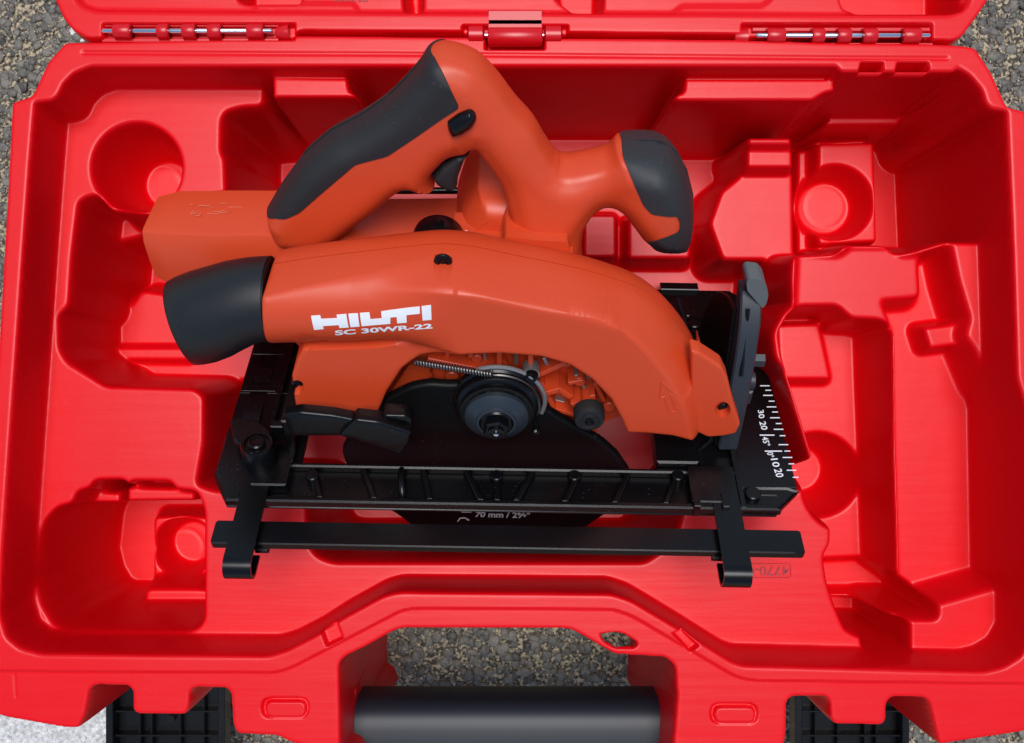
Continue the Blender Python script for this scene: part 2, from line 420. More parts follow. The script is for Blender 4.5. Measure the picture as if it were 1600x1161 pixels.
# ledges under the rim
F.op([(1068, 120), (1306, 120), (1308, 144), (1290, 148), (1271, 160), (1053, 160), (1053, 146), (1067, 142)], .117, .117, -.003, mode='max', rp=4)
F.op([(423, 117), (545, 119), (548, 142), (558, 145), (558, 155), (424, 155)], .117, .117, -.003, mode='max', rp=4)
F.op([(1478, 124), (1494, 126), (1509, 147), (1480, 147)], .108, .108, -.004, mode='max', rp=3)
# the outer wall runs round all of it, from the rim down to whatever level lies inside
def drop(D, r, wd, depth):
    D = np.clip(D, 0, None)
    return np.where(D < r*.97, r-np.sqrt(np.clip(r*r-np.minimum(D, r)**2, 0, None)), r*.76+np.clip((D-r*.97)/(wd-r), 0, 1.0)*depth)
_X, _Y = np.meshgrid(F.xs, F.ys); _P = np.stack([_X.ravel(), _Y.ravel()], 1)
def smax(a, b, k): return .5*(a+b+np.sqrt((a-b)**2+k*k))
_D = sdf(_P, fillet(flat(INNER, RIM), .003)).reshape(_X.shape)
Zin = RIM-drop(_D, .0028, .0095, .16)
F.z = blur(F.z, 1.35)
F.z = np.minimum(smax(F.z, Zin, .004), RIM)
_D = sdf(_P, fillet(flat(OUT, RIM), .0022)).reshape(_X.shape)
F.z = np.minimum(F.z, np.maximum(RIM-drop(.0022-_D, .0022, .0045, .16), GZ-.002))
F.z = blur(F.z, .7)
for x0, x1 in ((1345, 1381), (1402, 1452)):
    F.op([(x0, 96), (x1, 96), (x1+2, 112), (x0-4, 112)], RIM, .11, .002, mode='min', rp=3)
# crisp marks on the rim
F.groove([(130, 82), (600, 84), (1310, 90), (1480, 91)], RIM, .0007, .0006)
F.op([(-30, 1047), (60, 1048), (430, 1050), (455, 1042), (630, 951), (660, 949), (960, 951), (990, 962), (1150, 1056), (1175, 1062), (1640, 1068), (1640, 1240), (-30, 1240)], RIM, -.0016, .0011, mode='add', rp=14)
F.groove([(20, 1056), (22, 1090)], RIM, .0003, .0004)
for cx_, cy_ in ((444, 1108), (1148, 1117)):
    F.op([(cx_-38, cy_-17), (cx_+38, cy_-17), (cx_+38, cy_+17), (cx_-38, cy_+17)], RIM, -.0026, .0012, mode='add', rp=16)
    F.op([(cx_-32, cy_-12), (cx_+35, cy_-12), (cx_+35, cy_+16), (cx_-32, cy_+16)], RIM, .0028, .001, mode='add', rp=13)
for q in (([(936, 992), (960, 988), (976, 991), (996, 1004), (998, 1010), (990, 1016), (962, 1015), (944, 1006)], 4),):
    F.op(q[0], RIM, RIM-.006, .0010, rp=q[1])
    F.hole = sdf(_P, fillet(flat(q[0], RIM), .001)).reshape(F.z.shape) > .0009
#F.op([(928, 986), (958, 981), (980, 984), (1004, 1001), (1006, 1014), (994, 1022), (958, 1021), (936, 1010)], RIM, -.0008, .0012, mode='add', rp=5)
for a_, b_ in ((476, 511), (1078, 1109)):     # notches across the lower lip
    pass
F.op([(499, 984), (527, 971), (537, 999), (510, 1012)], RIM, -.0045, .0010, mode='add', rp=2)
F.op([(1049, 990), (1065, 983), (1094, 1009), (1079, 1021)], RIM, -.0045, .0010, mode='add', rp=2)
# the flange over the handle is a thin lip: open below
_hx = flat([(590, 975), (1048, 1052)], RIM)
F.hole |= (_X > _hx[0][0]) & (_X < _hx[1][0]) & (_Y < _hx[0][1]) & (_Y > _hx[1][1]) & (F.z < RIM-.012)
# hinge troughs
for x0, x1 in ((158, 462), (1158, 1458)):
    F.op([(x0, 40), (x1, 40), (x1, 63), (x0, 63)], RIM, -.006, .0012, mode='add', rp=4)
F.op([(757, 50), (852, 50), (852, 78), (757, 78)], RIM, -.012, .001, mode='add', rp=2)
shell = F.mesh('bottom_shell', RED, case, CASE_O, GZ-.0012)

# ------------------------------------------------------------------ the lid, folded back beyond the hinge
L = Field(-.262, .262, .1700, .33, RIM)
LO = [(134, 61), (112, 48), (96, 28), (84, 0), (76, -60), (76, -520), (1560, -520), (1556, -60), (1546, 0), (1530, 24), (1505, 58), (1490, 65), (1460, 64), (1440, 57), (1150, 55), (850, 52), (470, 49), (455, 58), (300, 59)]
L.op([(112, -10), (125, 10), (150, 18), (400, 20), (1300, 24), (1490, 24), (1512, 12), (1520, -10), (1520, -500), (112, -500)], RIM, .126, .002, rp=10)
L.op([(372, -80), (372, 1), (384, 6), (470, 6), (476, -80)], .126, .105, .003, rp=4)
L.op([(622, -80), (632, 21), (661, 21), (661, -80)], .126, .108, .003, rp=3)
L.op([(855, -80), (870, 0), (896, 20), (942, 20), (944, -80)], .126, .105, .003, rp=4)
L.op([(1290, -80), (1294, 6), (1302, 14), (1330, 16), (1336, 22), (1500, 21), (1500, -80)], .126, .095, .004, rp=5)
L.op([(400, 8), (552, 8), (560, 20), (400, 20)], .126, .1275, -.001, mode='max', rp=3)
L.op([(1066, 12), (1190, 12), (1206, 0), (1210, -60), (1300, -60), (1320, 22), (1052, 22)], .126, .1275, -.001, mode='max', rp=3)
L.z = blur(L.z, 1.3)
_X, _Y = np.meshgrid(L.xs, L.ys); _D = sdf(np.stack([_X.ravel(), _Y.ravel()], 1), fillet(flat(LO, RIM), .002)).reshape(_X.shape)
L.z = np.minimum(L.z, np.maximum(RIM-drop(.002-_D, .002, .0045, .16), GZ-.002))
L.z = blur(L.z, .5)
for x0, x1 in ((158, 462), (1158, 1458)):
    L.op([(x0, 35), (x1, 35), (x1, 64), (x0, 64)], RIM, -.005, .0012, mode='add', rp=4)
L.op([(721, 38), (889, 38), (889, 60), (721, 60)], RIM, -.005, .001, mode='add', rp=3)
lid = L.mesh('lid', RED, case, CASE_O, GZ-.0012)

def wx(px, z): return (px-CX)*(CAMZ-z)/FPX
def wy(py, z): return -(py-CY)*(CAMZ-z)/FPX
def case_mb(mb, name, m, parent=case, smooth=40, **p):
    v = np.array(mb.v)-np.array(CASE_O); return mk(name, v, mb.f, m, parent, smooth, **p)
PZ = RIM-.0005
for x0, x1, bars in ((160, 426, ((178, 205), (246, 264), (285, 306), (325, 346), (386, 412))), (1181, 1453, ((1198, 1227), (1268, 1288), (1308, 1329), (1348, 1370), (1410, 1438)))):
    y = wy(48.5 if x0 < 500 else 55.5, PZ); r = .0013
    m = MB(); m.lathe([(r*.6, wx(x0, PZ)), (r, wx(x0, PZ)+.0008), (r, wx(x1, PZ)-.0008), (r*.6, wx(x1, PZ))], (0, y, PZ), 0, 20); case_mb(m, 'hinge_pin', STEEL)
    for k, (b0, b1) in enumerate(bars):
        m = MB(); R_ = .0040
        m.lathe([(R_*.88, wx(b0, PZ)), (R_, wx(b0, PZ)+.0006), (R_, wx(b1, PZ)-.0006), (R_*.88, wx(b1, PZ))], (0, y, PZ-.0008), 0, 24)
        m.box(wx(b0, PZ), wx(b1, PZ), y-.0042, y+.0042, PZ-.008, PZ-.0012, .0004)
        case_mb(m, 'hinge_knuckle', REDS)
    m = MB(); ends = sorted([x0-4, x1+8])
    for s_ in (-1, 1):
        m.box(wx(ends[0], PZ), wx(ends[1], PZ), y+s_*.0040-.0011, y+s_*.0040+.0011, PZ-.010, PZ-.0022, .0004)
    case_mb(m, 'hinge_cheek', REDS)
    xe = x1+18 if x0 < 500 else x0-18
    m = MB(); m.lathe([(.0005, -.0055), (.003, -.0045), (.0042, -.001), (.0044, .002)], (wx(xe, PZ), y, PZ-.003), 0, 20); case_mb(m, 'hinge_end_cap', REDS)
# centre hinge stop
yc = wy(52, PZ); m = MB()
m.box(wx(762, PZ), wx(848, PZ), wy(66, PZ), wy(16, PZ), PZ-.006, PZ+.0005, .0006); case_mb(m, 'hinge_flap', REDS)
m = MB(); m.lathe([(.0045, wx(763, PZ)), (.005, wx(765, PZ)), (.005, wx(845, PZ)), (.0045, wx(847, PZ))], (0, wy(55, PZ), PZ-.0025), 0, 28); case_mb(m, 'hinge_barrel', REDS)
for b0, b1 in ((730, 757), (850, 879)):
    m = MB(); m.lathe([(.0034, wx(b0, PZ)), (.0048, wx(b0, PZ)+.001), (.0048, wx(b1, PZ)-.001), (.0034, wx(b1, PZ))], (0, wy(53, PZ), PZ-.002), 0, 24); case_mb(m, 'hinge_boss', REDS)
m = MB(); m.lathe([(.0012, wx(755, PZ)), (.0012, wx(853, PZ))], (0, wy(53, PZ), PZ-.002), 0, 12); case_mb(m, 'hinge_pin', STEEL)

# carrying handle
hz = .070; hy = -.2075; xl, xr = wx(552, .085), wx(1037, .085)
prof = []
for i in range(48):
    t = 2*math.pi*i/48; c, s_ = math.cos(t), math.sin(t)
    prof.append((hy+.0212*math.copysign(abs(c)**.62, c), hz+.0215*math.copysign(abs(s_)**.62, s_)))
m = MB(); m.prism(prof, xl, xr, .0015, axis=0); handle = case_mb(m, 'carry_handle', mat('grip_black', (.011, .014, .020), .45, spec=.4, bump=[(1500, .2, .0001, (1, 1, 1))]))
m = MB(); m.box(xl+.001, xr-.001, wy(1152, .0885), wy(1149, .0885), .080, .0888, 0); case_mb(m, 'grip_seam', BLKM, handle)
for x0, x1, s_ in ((533, 556, 1), (1034, 1057, -1)):
    m = MB(); za = .088; q = [(x0, 1078), (x1, 1078), (x1-4*s_, 1110), (x1-7*s_, 1200), (x0, 1200)] if s_ > 0 else [(x1, 1078), (x0, 1078), (x0+4, 1110), (x0+8, 1200), (x1, 1200)]
    m.prism([tuple(p) for p in flat(q, za)], .03, za, .0015); case_mb(m, 'handle_mount', RED)

# latches hanging open below the front edge
def latch(x0, x1, mirror):
    z0 = .030; f = lambda t: x0+(x1-x0)*t if not mirror else x1-(x1-x0)*t
    def P(t, y): return wx(f(t), z0), wy(y, z0)
    def BX(mm, t0, t1, y0, y1, za, zb, c=.0004):
        a = P(t0, y1); b = P(t1, y0); mm.box(min(a[0], b[0]), max(a[0], b[0]), min(a[1], b[1]), max(a[1], b[1]), za, zb, c)
    mm = MB(); BX(mm, .05, .95, 1040, 1230, z0-.012, z0-.009); r = case_mb(mm, 'latch', BLKG)
    for t0, t1 in ((0, .06), (.94, 1.0)):
        mm = MB(); BX(mm, t0, t1, 1040, 1230, z0-.012, z0+.001); case_mb(mm, 'side_wall', BLK, r)
    for t in (.26, .36, .60, .80):
        mm = MB(); BX(mm, t, t+.012, 1040, 1230, z0-.009, z0-.003, .0002); case_mb(mm, 'latch_rib', BLK, r)
    for y in (1112, 1150):
        mm = MB(); BX(mm, .06, .94, y, y+3, z0-.009, z0-.002, .0002); case_mb(mm, 'latch_rib', BLK, r)
    c = P(.52, 1128); mm = MB(); mm.lathe([(.0022, -.009), (.0022, -.0045)], (c[0], c[1], z0), 2, 16); case_mb(mm, 'latch_pin', BLK, r)
latch(166, 352, False); latch(1242, 1420, True)

# ------------------------------------------------------------------ text helper
def text_mesh(body, bold=0):
    c = bpy.data.curves.new('t', 'FONT'); c.body = body; c.size = 1; c.offset = bold; c.resolution_u = 3
    o = bpy.data.objects.new('t', c); COL.objects.link(o)
    dg = bpy.context.evaluated_depsgraph_get(); me = o.evaluated_get(dg).to_mesh()
    v = np.array([tuple(p.co) for p in me.vertices])[:, :2]; f = [list(p.vertices) for p in me.polygons]
    bpy.data.objects.remove(o); bpy.data.curves.remove(c)
    v -= v.min(0); v /= v.max(0); return v, f
def quad_map(v, q):
    """q: photo pixels of the text's bottom left, bottom right, top right, top left"""
    q = np.array(q, float); s_, t = v[:, :1], v[:, 1:]
    return q[0]*(1-s_)*(1-t)+q[1]*s_*(1-t)+q[2]*s_*t+q[3]*(1-s_)*t

# moulded number in the case floor beside the guide's hook
v, f = text_mesh('4770-0', .01); q = quad_map(v, [(1233, 885), (1168, 885), (1168, 899), (1233, 899)]); xy = flat(q, LEV)
mk('moulded_number', np.c_[xy, np.full(len(xy), LEV+.0006-GZ)], f, mat('red_relief_shade', (.30, .001, .004), .5), case, 0)  # same plastic as the case; darker red paints in the relief's shading
m = MB(); fr = fillet(flat([(1160, 881), (1236, 882), (1236, 903), (1160, 903)], LEV), .0015)
m.tube([(p[0], p[1], LEV) for p in fr]+[(fr[0][0], fr[0][1], LEV)], .0005, 6); case_mb(m, 'number_frame', REDS)
v, f = text_mesh('02.2020', .02); q = quad_map(v, [(575, -1), (522, -1), (522, -9+12), (575, -9+12)]); xy = flat(q, .126)
mk('moulded_number', np.c_[xy, np.full(len(xy), .1263-GZ)], f, bpy.data.materials['red_relief_shade'], case, 0)

# ================================================================== THE SAW
saw = empty('circular_saw', 'orange and black cordless circular saw lying tilted in the red case', 'circular saw', tuple(SAW_O), R_SAW)

def shrink2(poly):
    p = np.asarray(poly, float); a = shrink(p, .0016); b = shrink(p, .0062); k = sstep((p[:, 0]+.035)/.05)[:, None]
    return a*(1-k)+b*k
def shrink(poly, dlt):
    """pull an outline in along u only: undoes what the slanted view adds to a rounded edge"""
    p = np.asarray(poly, float); A = np.sum(p[:, 0]*np.roll(p[:, 1], -1)-np.roll(p[:, 0], -1)*p[:, 1])
    t = np.roll(p, -1, 0)-np.roll(p, 1, 0); t /= np.linalg.norm(t, axis=1)[:, None]
    n = np.stack([-t[:, 1], t[:, 0]], 1)*(1 if A > 0 else -1)
    q = p.copy(); q[:, 1] += n[:, 1]*dlt; return q

# ---------------- base plate (x, a) with its top at u = 0
bp = MB()
XL, XR = -.154, .1515
T0 = -.0068
def BB(mb, x0, x1, a0, a1, u0, u1, c=.0004):      # box in saw coordinates (x, u, a)
    return mb.box(x0, x1, u0, u1, a0, a1, c)
def PB(mb, poly_xa, u0, u1, c=.0004):              # prism standing on the base, outline in (x, a)
    return mb.prism([(p[1], p[0]) for p in poly_xa], u0, u1, c, axis=1)
# plates
PB(bp, [(XL, .012), (XL+.012, 0), (XR-.012, 0), (XR, .012), (XR, .098), (XL, .098)], T0, T0+.003)
PB(bp, [(XL, .0975), (-.110, .0975), (-.110, .151), (XL, .151)], T0, T0+.003)
PB(bp, [(.098, .0975), (XR, .0975), (XR, .151), (.098, .151)], T0, T0+.003)
PB(bp, [(XL, .1505), (XR, .1505), (XR, .162), (XR-.014, .1765), (XL+.010, .1765), (XL, .160)], T0, T0+.0016)
base = bp.build('base_plate', BLK, saw)
def bpart(name, fn, m=BLK, parent=base, **k):
    mb = MB(); fn(mb); return mb.build(name, m, parent, **k)
bpart('front_rim', lambda b: PB(b, [(XL+.012, .1728), (XR-.016, .1728), (XR-.012, .1765), (XL+.010, .1765)], T0+.0014, 0, .0009))
bpart('inner_rim', lambda b: BB(b, XL+.030, .1195, .1505, .1532, T0+.0014, -.0004, .0008))
# diagonal stiffening ribs of the near rail
ribs = [((485, 742), (500, 778)), ((565, 742), (585, 780)), ((660, 742), (672, 778)), ((728, 742), (752, 778)), ((775, 742), (777, 778)), ((832, 742), (806, 778)), ((905, 744), (882, 781)), ((982, 745), (960, 782)), ((1060, 745), (1040, 783))]
for (p0, p1) in ribs:
    A_ = on_u([p0, p1], -.001); w_ = .0017
    mb = MB(); PB(mb, [(A_[0][0]-w_, .1530), (A_[0][0]+w_, .1530), (A_[1][0]+w_, .1732), (A_[1][0]-w_, .1732)], T0+.0014, -.0008, .0006); mb.build('rail_rib', BLK, base)
for px in (488, 776, 898, 1060):
    c = on_u([(px, 742)], 0)[0]; mb = MB(); mb.lathe([(.0034, T0+.001), (.0034, -.0002), (.0029, .0003)], (c[0], 0, c[1]), 1, 20); mb.build('rail_boss', BLK, base)
mb = MB(); arc = [(-.057+.003*t/math.pi, .008*math.sin(t)-.008, .160-.010*math.cos(t)) for t in np.linspace(0, math.pi, 16)]
mb.tube(arc, .0019, 10); mb.build('rail_loop', BLKG, base)
# left end of the base
def endblock(b):
    PB(b, [(XL, .128), (XL+.026, .128), (XL+.030, .150), (XL+.030, .1525), (XL+.016, .1765), (XL+.010, .1765), (XL, .160)], T0+.002, -.0005, .0016)
bpart('end_block', endblock)
for a0, a1, h in ((.004, .030, -.004), (.034, .062, -.003), (.066, .092, -.002), (.096, .124, -.001)):
    def seg(b, a0=a0, a1=a1, h=h):
        PB(b, [(XL+.001, a0), (XL+.020, a0), (XL+.022, a1), (XL+.001, a1)], T0+.002, h-.003, .0012)
        b.prism([(T0+.003, a0), (h-.0028, a0+.004), (h-.0006, a1-.006), (h-.0029, a1-.001), (T0+.003, a1)], XL+.006, XL+.016, 0, axis=0)
    bpart('side_segment', seg)
bpart('side_rail', lambda b: (BB(b, -.131, -.1285, .0, .152, T0+.002, .001, .0005), BB(b, -.116, -.1135, .06, .152, T0+.002, .0015, .0005)))
bpart('side_upright', lambda b: (BB(b, -.1185, -.1135, .108, .142, T0+.002, .022, .0008), BB(b, -.1265, -.1135, .132, .137, .0, .012, .0006)))
# rear plate with pressed steps, seen at the upper right
for a0, a1, h in ((.0015, .012, -.004), (.0145, .026, -.002), (.0295, .050, -.0035), (.052, .092, -.005)):
    bpart('pressed_step', lambda b, a0=a0, a1=a1, h=h: BB(b, -.100, XR-.032, a0, a1, T0+.002, h, .0005))
bpart('rear_tab', lambda b: (BB(b, .095, .119, -.004, .003, T0+.002, -.001, .0005), BB(b, .045, .078, -.004, .003, T0+.002, -.001, .0005)))
# right end: corner block, guide socket and the printed scale
def corner(b):
    PB(b, [(.121, .1605), (XR-.006, .1602), (XR, .1625), (XR-.014, .1765), (.121, .1765)], T0+.0025, -.0025, .0018)
bpart('corner_block', corner)
bpart('corner_ridge', lambda b: (BB(b, .119, .1215, .088, .176, T0+.002, .0005, .0005), BB(b, .1215, XR-.012, .1640, .1660, T0+.001, -.002, .0005), BB(b, .101, .1035, .098, .152, T0+.002, .0005, .0005)))
bpart('corner_boss', lambda b: b.lathe([(.0042, T0+.003), (.0042, .0), (.0036, .0006)], (.1265, 0, .1662), 1, 20))
bpart('guide_socket', lambda b: (BB(b, .094, .1125, .150, .174, T0+.002, .0022, .0006), BB(b, .0945, .098, .168, .1775, T0+.001, .003, .0005), BB(b, .109, .1125, .168, .1775, T0+.001, .003, .0005)))
bpart('guide_socket', lambda b: (BB(b, -.1325, -.114, .150, .168, T0+.002, .0022, .0008)))
bpart('inner_plate', lambda b: (BB(b, .085, .098, .118, .152, T0+.001, -.004, .0006), BB(b, .1035, .119, .100, .148, T0+.001, -.007, .0005)))
sc_u = -.0035
strip = bpart('scale_plate', lambda b: PB(b, [(.1215, .030), (XR-.0003, .030), (XR-.0003, .1595), (.1215, .1600)], T0+.002, sc_u, .0003), BLKG)
def on_scale(q): 
    xa = on_u(q, sc_u+.00015); return np.c_[xa[:, 0], np.full(len(xa), sc_u+.00015), xa[:, 1]]
tick_b = MB()
for i, py in enumerate([602, 609, 617, 626, 635, 643, 652, 661, 670, 680, 694, 704, 714, 724, 734, 745]):
    xe = 1197+(py-600)*.315+5; ln = 9 if i % 2 else 15
    q = on_scale([(xe-ln, py), (xe, py), (xe, py+1.6), (xe-ln, py+1.6)]); mk('scale_tick', q, [[3, 2, 1, 0]], WHITE, base, 0)
for (x0, x1, py) in ((1187, 1210, 679), (1195, 1222, 704)):
    q = on_scale([(x0, py), (x1, py), (x1, py+1.8), (x0, py+1.8)]); mk('scale_tick', q, [[3, 2, 1, 0]], WHITE, base, 0)
def scale_text(body, x0, y0, x1, y1, hgt, bold=.012):
    """runs down the picture from (x0, y0) to (x1, y1), heads towards the right"""
    v, f = text_mesh(body, bold)
    q = quad_map(v, [(x0, y0), (x1, y1), (x1+hgt, y1-1), (x0+hgt, y0-1)])
    mk('scale_number', on_scale(q), [t[::-1] for t in f], WHITE, base, 0)
scale_text('30', 1184, 641, 1186, 654, 9); scale_text('20', 1186, 659, 1190, 672, 10); scale_text('45\u00b0', 1190, 683, 1194, 697, 10)
scale_text('0\u00b0', 1198, 707, 1200, 715, 10); scale_text('10', 1204, 717, 1208, 730, 11); scale_text('20', 1209, 733, 1213, 746, 12)

# clamping knobs
def knob(px, py, a_u, sc, flip=1):
    c = on_u([(px, py)], a_u)[0]; x, a = c
    mb = MB(); mb.lathe([(.0088*sc, -.014), (.0092*sc, .0), (.0085*sc, .011*sc), (.0080*sc, .012*sc), (.0066*sc, .012*sc), (.0062*sc, .0105*sc)], (x, a_u-.008, a), 1, 36)
    k = mb.build('clamp_knob', BLK, saw)
    mb = MB(); mb.lathe([(.0045*sc, .009*sc), (.0045*sc, .0128*sc), (.0038*sc, .0135*sc), (.0030*sc, .0135*sc), (.0028*sc, .0128*sc)], (x, a_u-.008, a), 1, 28); mb.build('knob_cap', BLKG, k)
    wp = [(-46, -47), (-28, -50), (-5, -46), (17, -32), (25, -13), (22, -4), (1, -15), (-12, -22), (-19, -5), (-24, -1), (-40, -15), (-43, -29)]
    w_ = on_u([(px+qx_*sc*.98, py+qy_*sc*.98) for qx_, qy_ in wp], a_u+.002*sc)
    mb = MB(); PB(mb, [tuple(q) for q in fillet(np.array(w_), .002)], a_u-.008, a_u+.002*sc, .0009); mb.build('knob_wing', BLK, k)
knob(403, 700, .011, 1.0, 1)
knob(1084, 512, .0, .92, 1)

# ---------------- bevel quadrant at the front end
qx = .1125
mb = MB(); pq = [(0, .058)]+[(.004+.074*math.sin(t), .122-.066*math.cos(t*.98)) for t in np.linspace(.05, 1.42, 22)]+[(.079, .112), (.0, .134)]
mb.prism([(u, a) for u, a in pq], qx-.0018, qx, .0003, axis=0); quad = mb.build('bevel_quadrant', BLKM, saw)
GS_ = [((0, .122), (0, .137)), ((.030, .119), (.030, .134)), ((.060, .112), (.060, .128)), ((.078, .106), (.078, .122)), ((.089, .102), (.090, .112))]
mb = MB(); edge = [g[0] for g in GS_]+[g[1] for g in GS_[::-1]]
mb.prism([(u, a) for u, a in edge], qx, qx+.0105, .0009, axis=0); qb = mb.build('quadrant_bar', GRY, saw)
mb = MB(); mb.prism([(.045, .1252), (.045, .1318), (.078, .1236), (.078, .117)][::1], qx+.0040, qx+.0062, .0003, axis=0)
q0 = on_a([(1174, 476), (1178, 476), (1183, 550), (1179, 550)], .128)
mb = MB(); mb.tube([(qx+.0035, .084, .1185), (qx+.0044, .050, .1307)], .0011, 8); mb.build('bar_groove', BLK, qb)
tip = fillet(on_a([(1165, 434), (1170, 429), (1188, 431), (1196, 440), (1199, 455), (1196, 468), (1190, 476), (1178, 462), (1166, 448)], .114), .0012)
slab('quadrant_tip', tip, .117, .104, mat('worn_grey', (.10, .115, .115), .6, bump=[(1800, .6, .0002, (1, 1, 1))]), qb, rings=(.0004, .0010), grid=.004)
mb = MB(); mb.prism([(.046, .118), (.054, .119), (.052, .122), (.048, .122)], qx+.010, qx+.018, .0003, axis=0)
mb.build('pointer', GRY, qb)
mb = MB(); mb.lathe([(.0050, 0), (.0050, .0050), (.0042, .0056)], (qx+.0105, .034, .118), 0, 24); mb.box(qx+.010, qx+.0165, .018, .028, .113, .121, .001); mb.build('bevel_screw', GRY, saw)
mb = MB(); bc = [(.097, .030, .128), (.106, .028, .128), (.1085, .024, .130), (.108, .006, .136), (.102, .0, .138)]
mb.tube(bc, .0016, 8); mb.build('bevel_link', BLKG, saw)
mb = MB(); mb.lathe([(.011, .085), (.011, .112)], (.090, -.002+.008, 0), 2, 28); mb.box(.078, .100, -.006, .004, .095, .150, .001); mb.build('pivot_bracket', BLK, saw)
mb = MB(); mb.tube([(.094, .040, .060), (.099, .033, .085), (.102, .026, .110), (.104, .020, .125)], .0012, 8); mb.lathe([(.003, 0), (.003, .004)], (.1015, .024, .112), 2, 14); mb.build('depth_link', BLKG, saw)

# ---------------- lower guard, blade, flange
HC = (-.0064, .0345)      # hub centre (x, u)
def ring_pts(r, n=72): return [(HC[0]+r*math.cos(2*math.pi*i/n), HC[1]+r*math.sin(2*math.pi*i/n)) for i in range(n)]
LG = [(545, 742), (533, 705), (560, 662), (600, 626), (640, 606), (672, 600), (700, 603), (745, 600), (800, 608), (845, 636), (900, 668), (940, 690), (965, 712), (984, 740), (990, 765), (968, 792), (935, 812), (882, 850), (800, 866), (700, 856), (655, 832), (620, 805), (575, 780)]
lgp = fillet(on_a(LG, .137), .004)
lgz = lambda P: .1345+.0025*dome(sdf(P, lgp), .002)
lguard = slab('lower_guard', lgp, lgz, .1325, BLKM, saw)
def print_on_guard(body, quad, m=GREYP):
    v, f = text_mesh(body, .03); xu = on_a(quad_map(v, quad), .1373); mk('guard_print', np.c_[xu, np.full(len(xu), .1373)], f, m, lguard, 0)
print_on_guard('70 mm / 2\u215d"', [(742, 808), (828, 810), (828, 800), (744, 799)])
mb = MB(); q = on_a([(714, 796), (722, 801), (737, 801), (737, 797), (722, 798), (716, 795)], .1373)
mk('guard_print', np.c_[q, np.full(6, .1373)], [[0, 1, 2, 3, 4, 5]], GREYP, lguard, 0)
q = on_a([(714, 815), (718, 809), (726, 808), (734, 812), (732, 814), (726, 810), (719, 811), (716, 815)], .1373)
mk('guard_print', np.c_[q, np.full(8, .1373)], [[0, 1, 2, 3, 4, 5, 6, 7]], GREYP, lguard, 0)
mb = MB()
mb.lathe([(.0225, .134), (.0225, .1375), (.0215, .1385), (.0200, .1385), (.0200, .1400), (.0212, .1405), (.0212, .1425), (.0200, .1435), (.0185, .1435), (.0185, .146)], (HC[0], HC[1]+.001, 0), 2, 64)
mb.build('spindle_hub', BLK, saw)
mb = MB(); mb.lathe([(.0150, .1440), (.0163, .1450), (.0165, .1470), (.0161, .1482), (.0112, .1512), (.0104, .1514), (.0100, .1524), (.0088, .1525), (.0084, .1500)], (HC[0], HC[1], 0), 2, 72); fl = mb.build('blade_flange', FLG, saw, smooth=30)
mb = MB(); mb.lathe([(.0082, .150), (.0084, .1522), (.0076, .1530)], (HC[0], HC[1], 0), 2, 40); mb.build('bolt_washer', BLKG, fl)
mb = MB(); mb.lathe([(.0066, .152), (.0066, .1565), (.0058, .1575)], (HC[0], HC[1]-.0005, 0), 2, 6, .3); mb.lathe([(.0042, .157), (.0042, .1588), (.0030, .1590), (.0026, .1582)], (HC[0], HC[1]-.0005, 0), 2, 24); bolt = mb.build('arbor_bolt', BLKG, fl, smooth=25)
mb = MB(); mb.lathe([(.0013, .158), (.0013, .1597), (.0006, .1600)], (HC[0], HC[1]-.0005, 0), 2, 12); mb.build('bolt_centre', STEEL, bolt)
# stop pin and rubber bumper
c = on_a([(838, 675)], .140)[0]; mb = MB(); mb.lathe([(.0020, .136), (.0020, .1405)], (c[0], c[1], 0), 2, 16); mb.tube([(c[0], c[1], .140), (c[0]-.0005, c[1]+.004, .143)], .0007, 8); mb.build('spring_hook', BLKG, saw)
c = on_a([(921, 657)], .146)[0]; mb = MB(); mb.lathe([(.0080, .1385), (.0080, .1440), (.0072, .1462), (.0052, .1464), (.0050, .1457), (.0038, .1457), (.0036, .1464)], (c[0], c[1], 0), 2, 40); bump_ = mb.build('rubber_bumper', RUB, saw)
mb = MB(); mb.lathe([(.0040, .112), (.0040, .1386)], (c[0], c[1], 0), 2, 20); mb.build('bumper_stem', ORG, bump_)
mb = MB(); mb.lathe([(.0024, .1460), (.0024, .1474), (.0017, .1478), (.0009, .1472)], (c[0], c[1], 0), 2, 6); mb.build('bumper_screw', BLKG, bump_)

# ---------------- gear housing seen through the arch
GP = [(600, 540), (690, 520), (980, 530), (985, 640), (935, 660), (925, 690), (860, 668), (840, 620), (700, 612), (660, 640), (600, 665), (575, 640)]
gp = fillet(on_a(GP, .118), .003)
gear = slab('gear_housing', gp, .1195, .085, ORG, saw, rings=(.0006,), grid=.006)
def rib(p0, p1, wd, a0, a1, m=ORG, name='housing_rib', parent=gear):
    q = on_a([p0, p1], a1); dd = q[1]-q[0]; dd /= np.linalg.norm(dd); n = np.array([-dd[1], dd[0]])*wd/2
    mb = MB(); mb.prism([tuple(q[0]-n), tuple(q[1]-n), tuple(q[1]+n), tuple(q[0]+n)], a0, a1, .0003); return mb.build(name, m, parent)
rib((668, 562), (775, 583), .0022, .112, .133)
rib((737, 540), (735, 560), .0026, .112, .133); rib((780, 540), (780, 578), .0026, .112, .133); rib((829, 540), (829, 582), .0026, .112, .133)
rib((840, 588), (884, 568), .0026, .112, .133); rib((845, 618), (875, 610), .0030, .112, .133); rib((872, 608), (893, 622), .0030, .112, .133)
rib((893, 634), (920, 626), .0026, .112, .133); rib((848, 560), (875, 545), .002, .112, .126, CAST); rib((926, 618), (930, 640), .0026, .112, .133)
rib((700, 575), (720, 600), .0030, .112, .122, ORGD); rib((690, 560), (845, 560), .0200, .112, .1175, mat('dark_casting', (.06, .045, .04), .4, metal=.3)); rib((905, 600), (935, 575), .007, .112, .120, CAST)
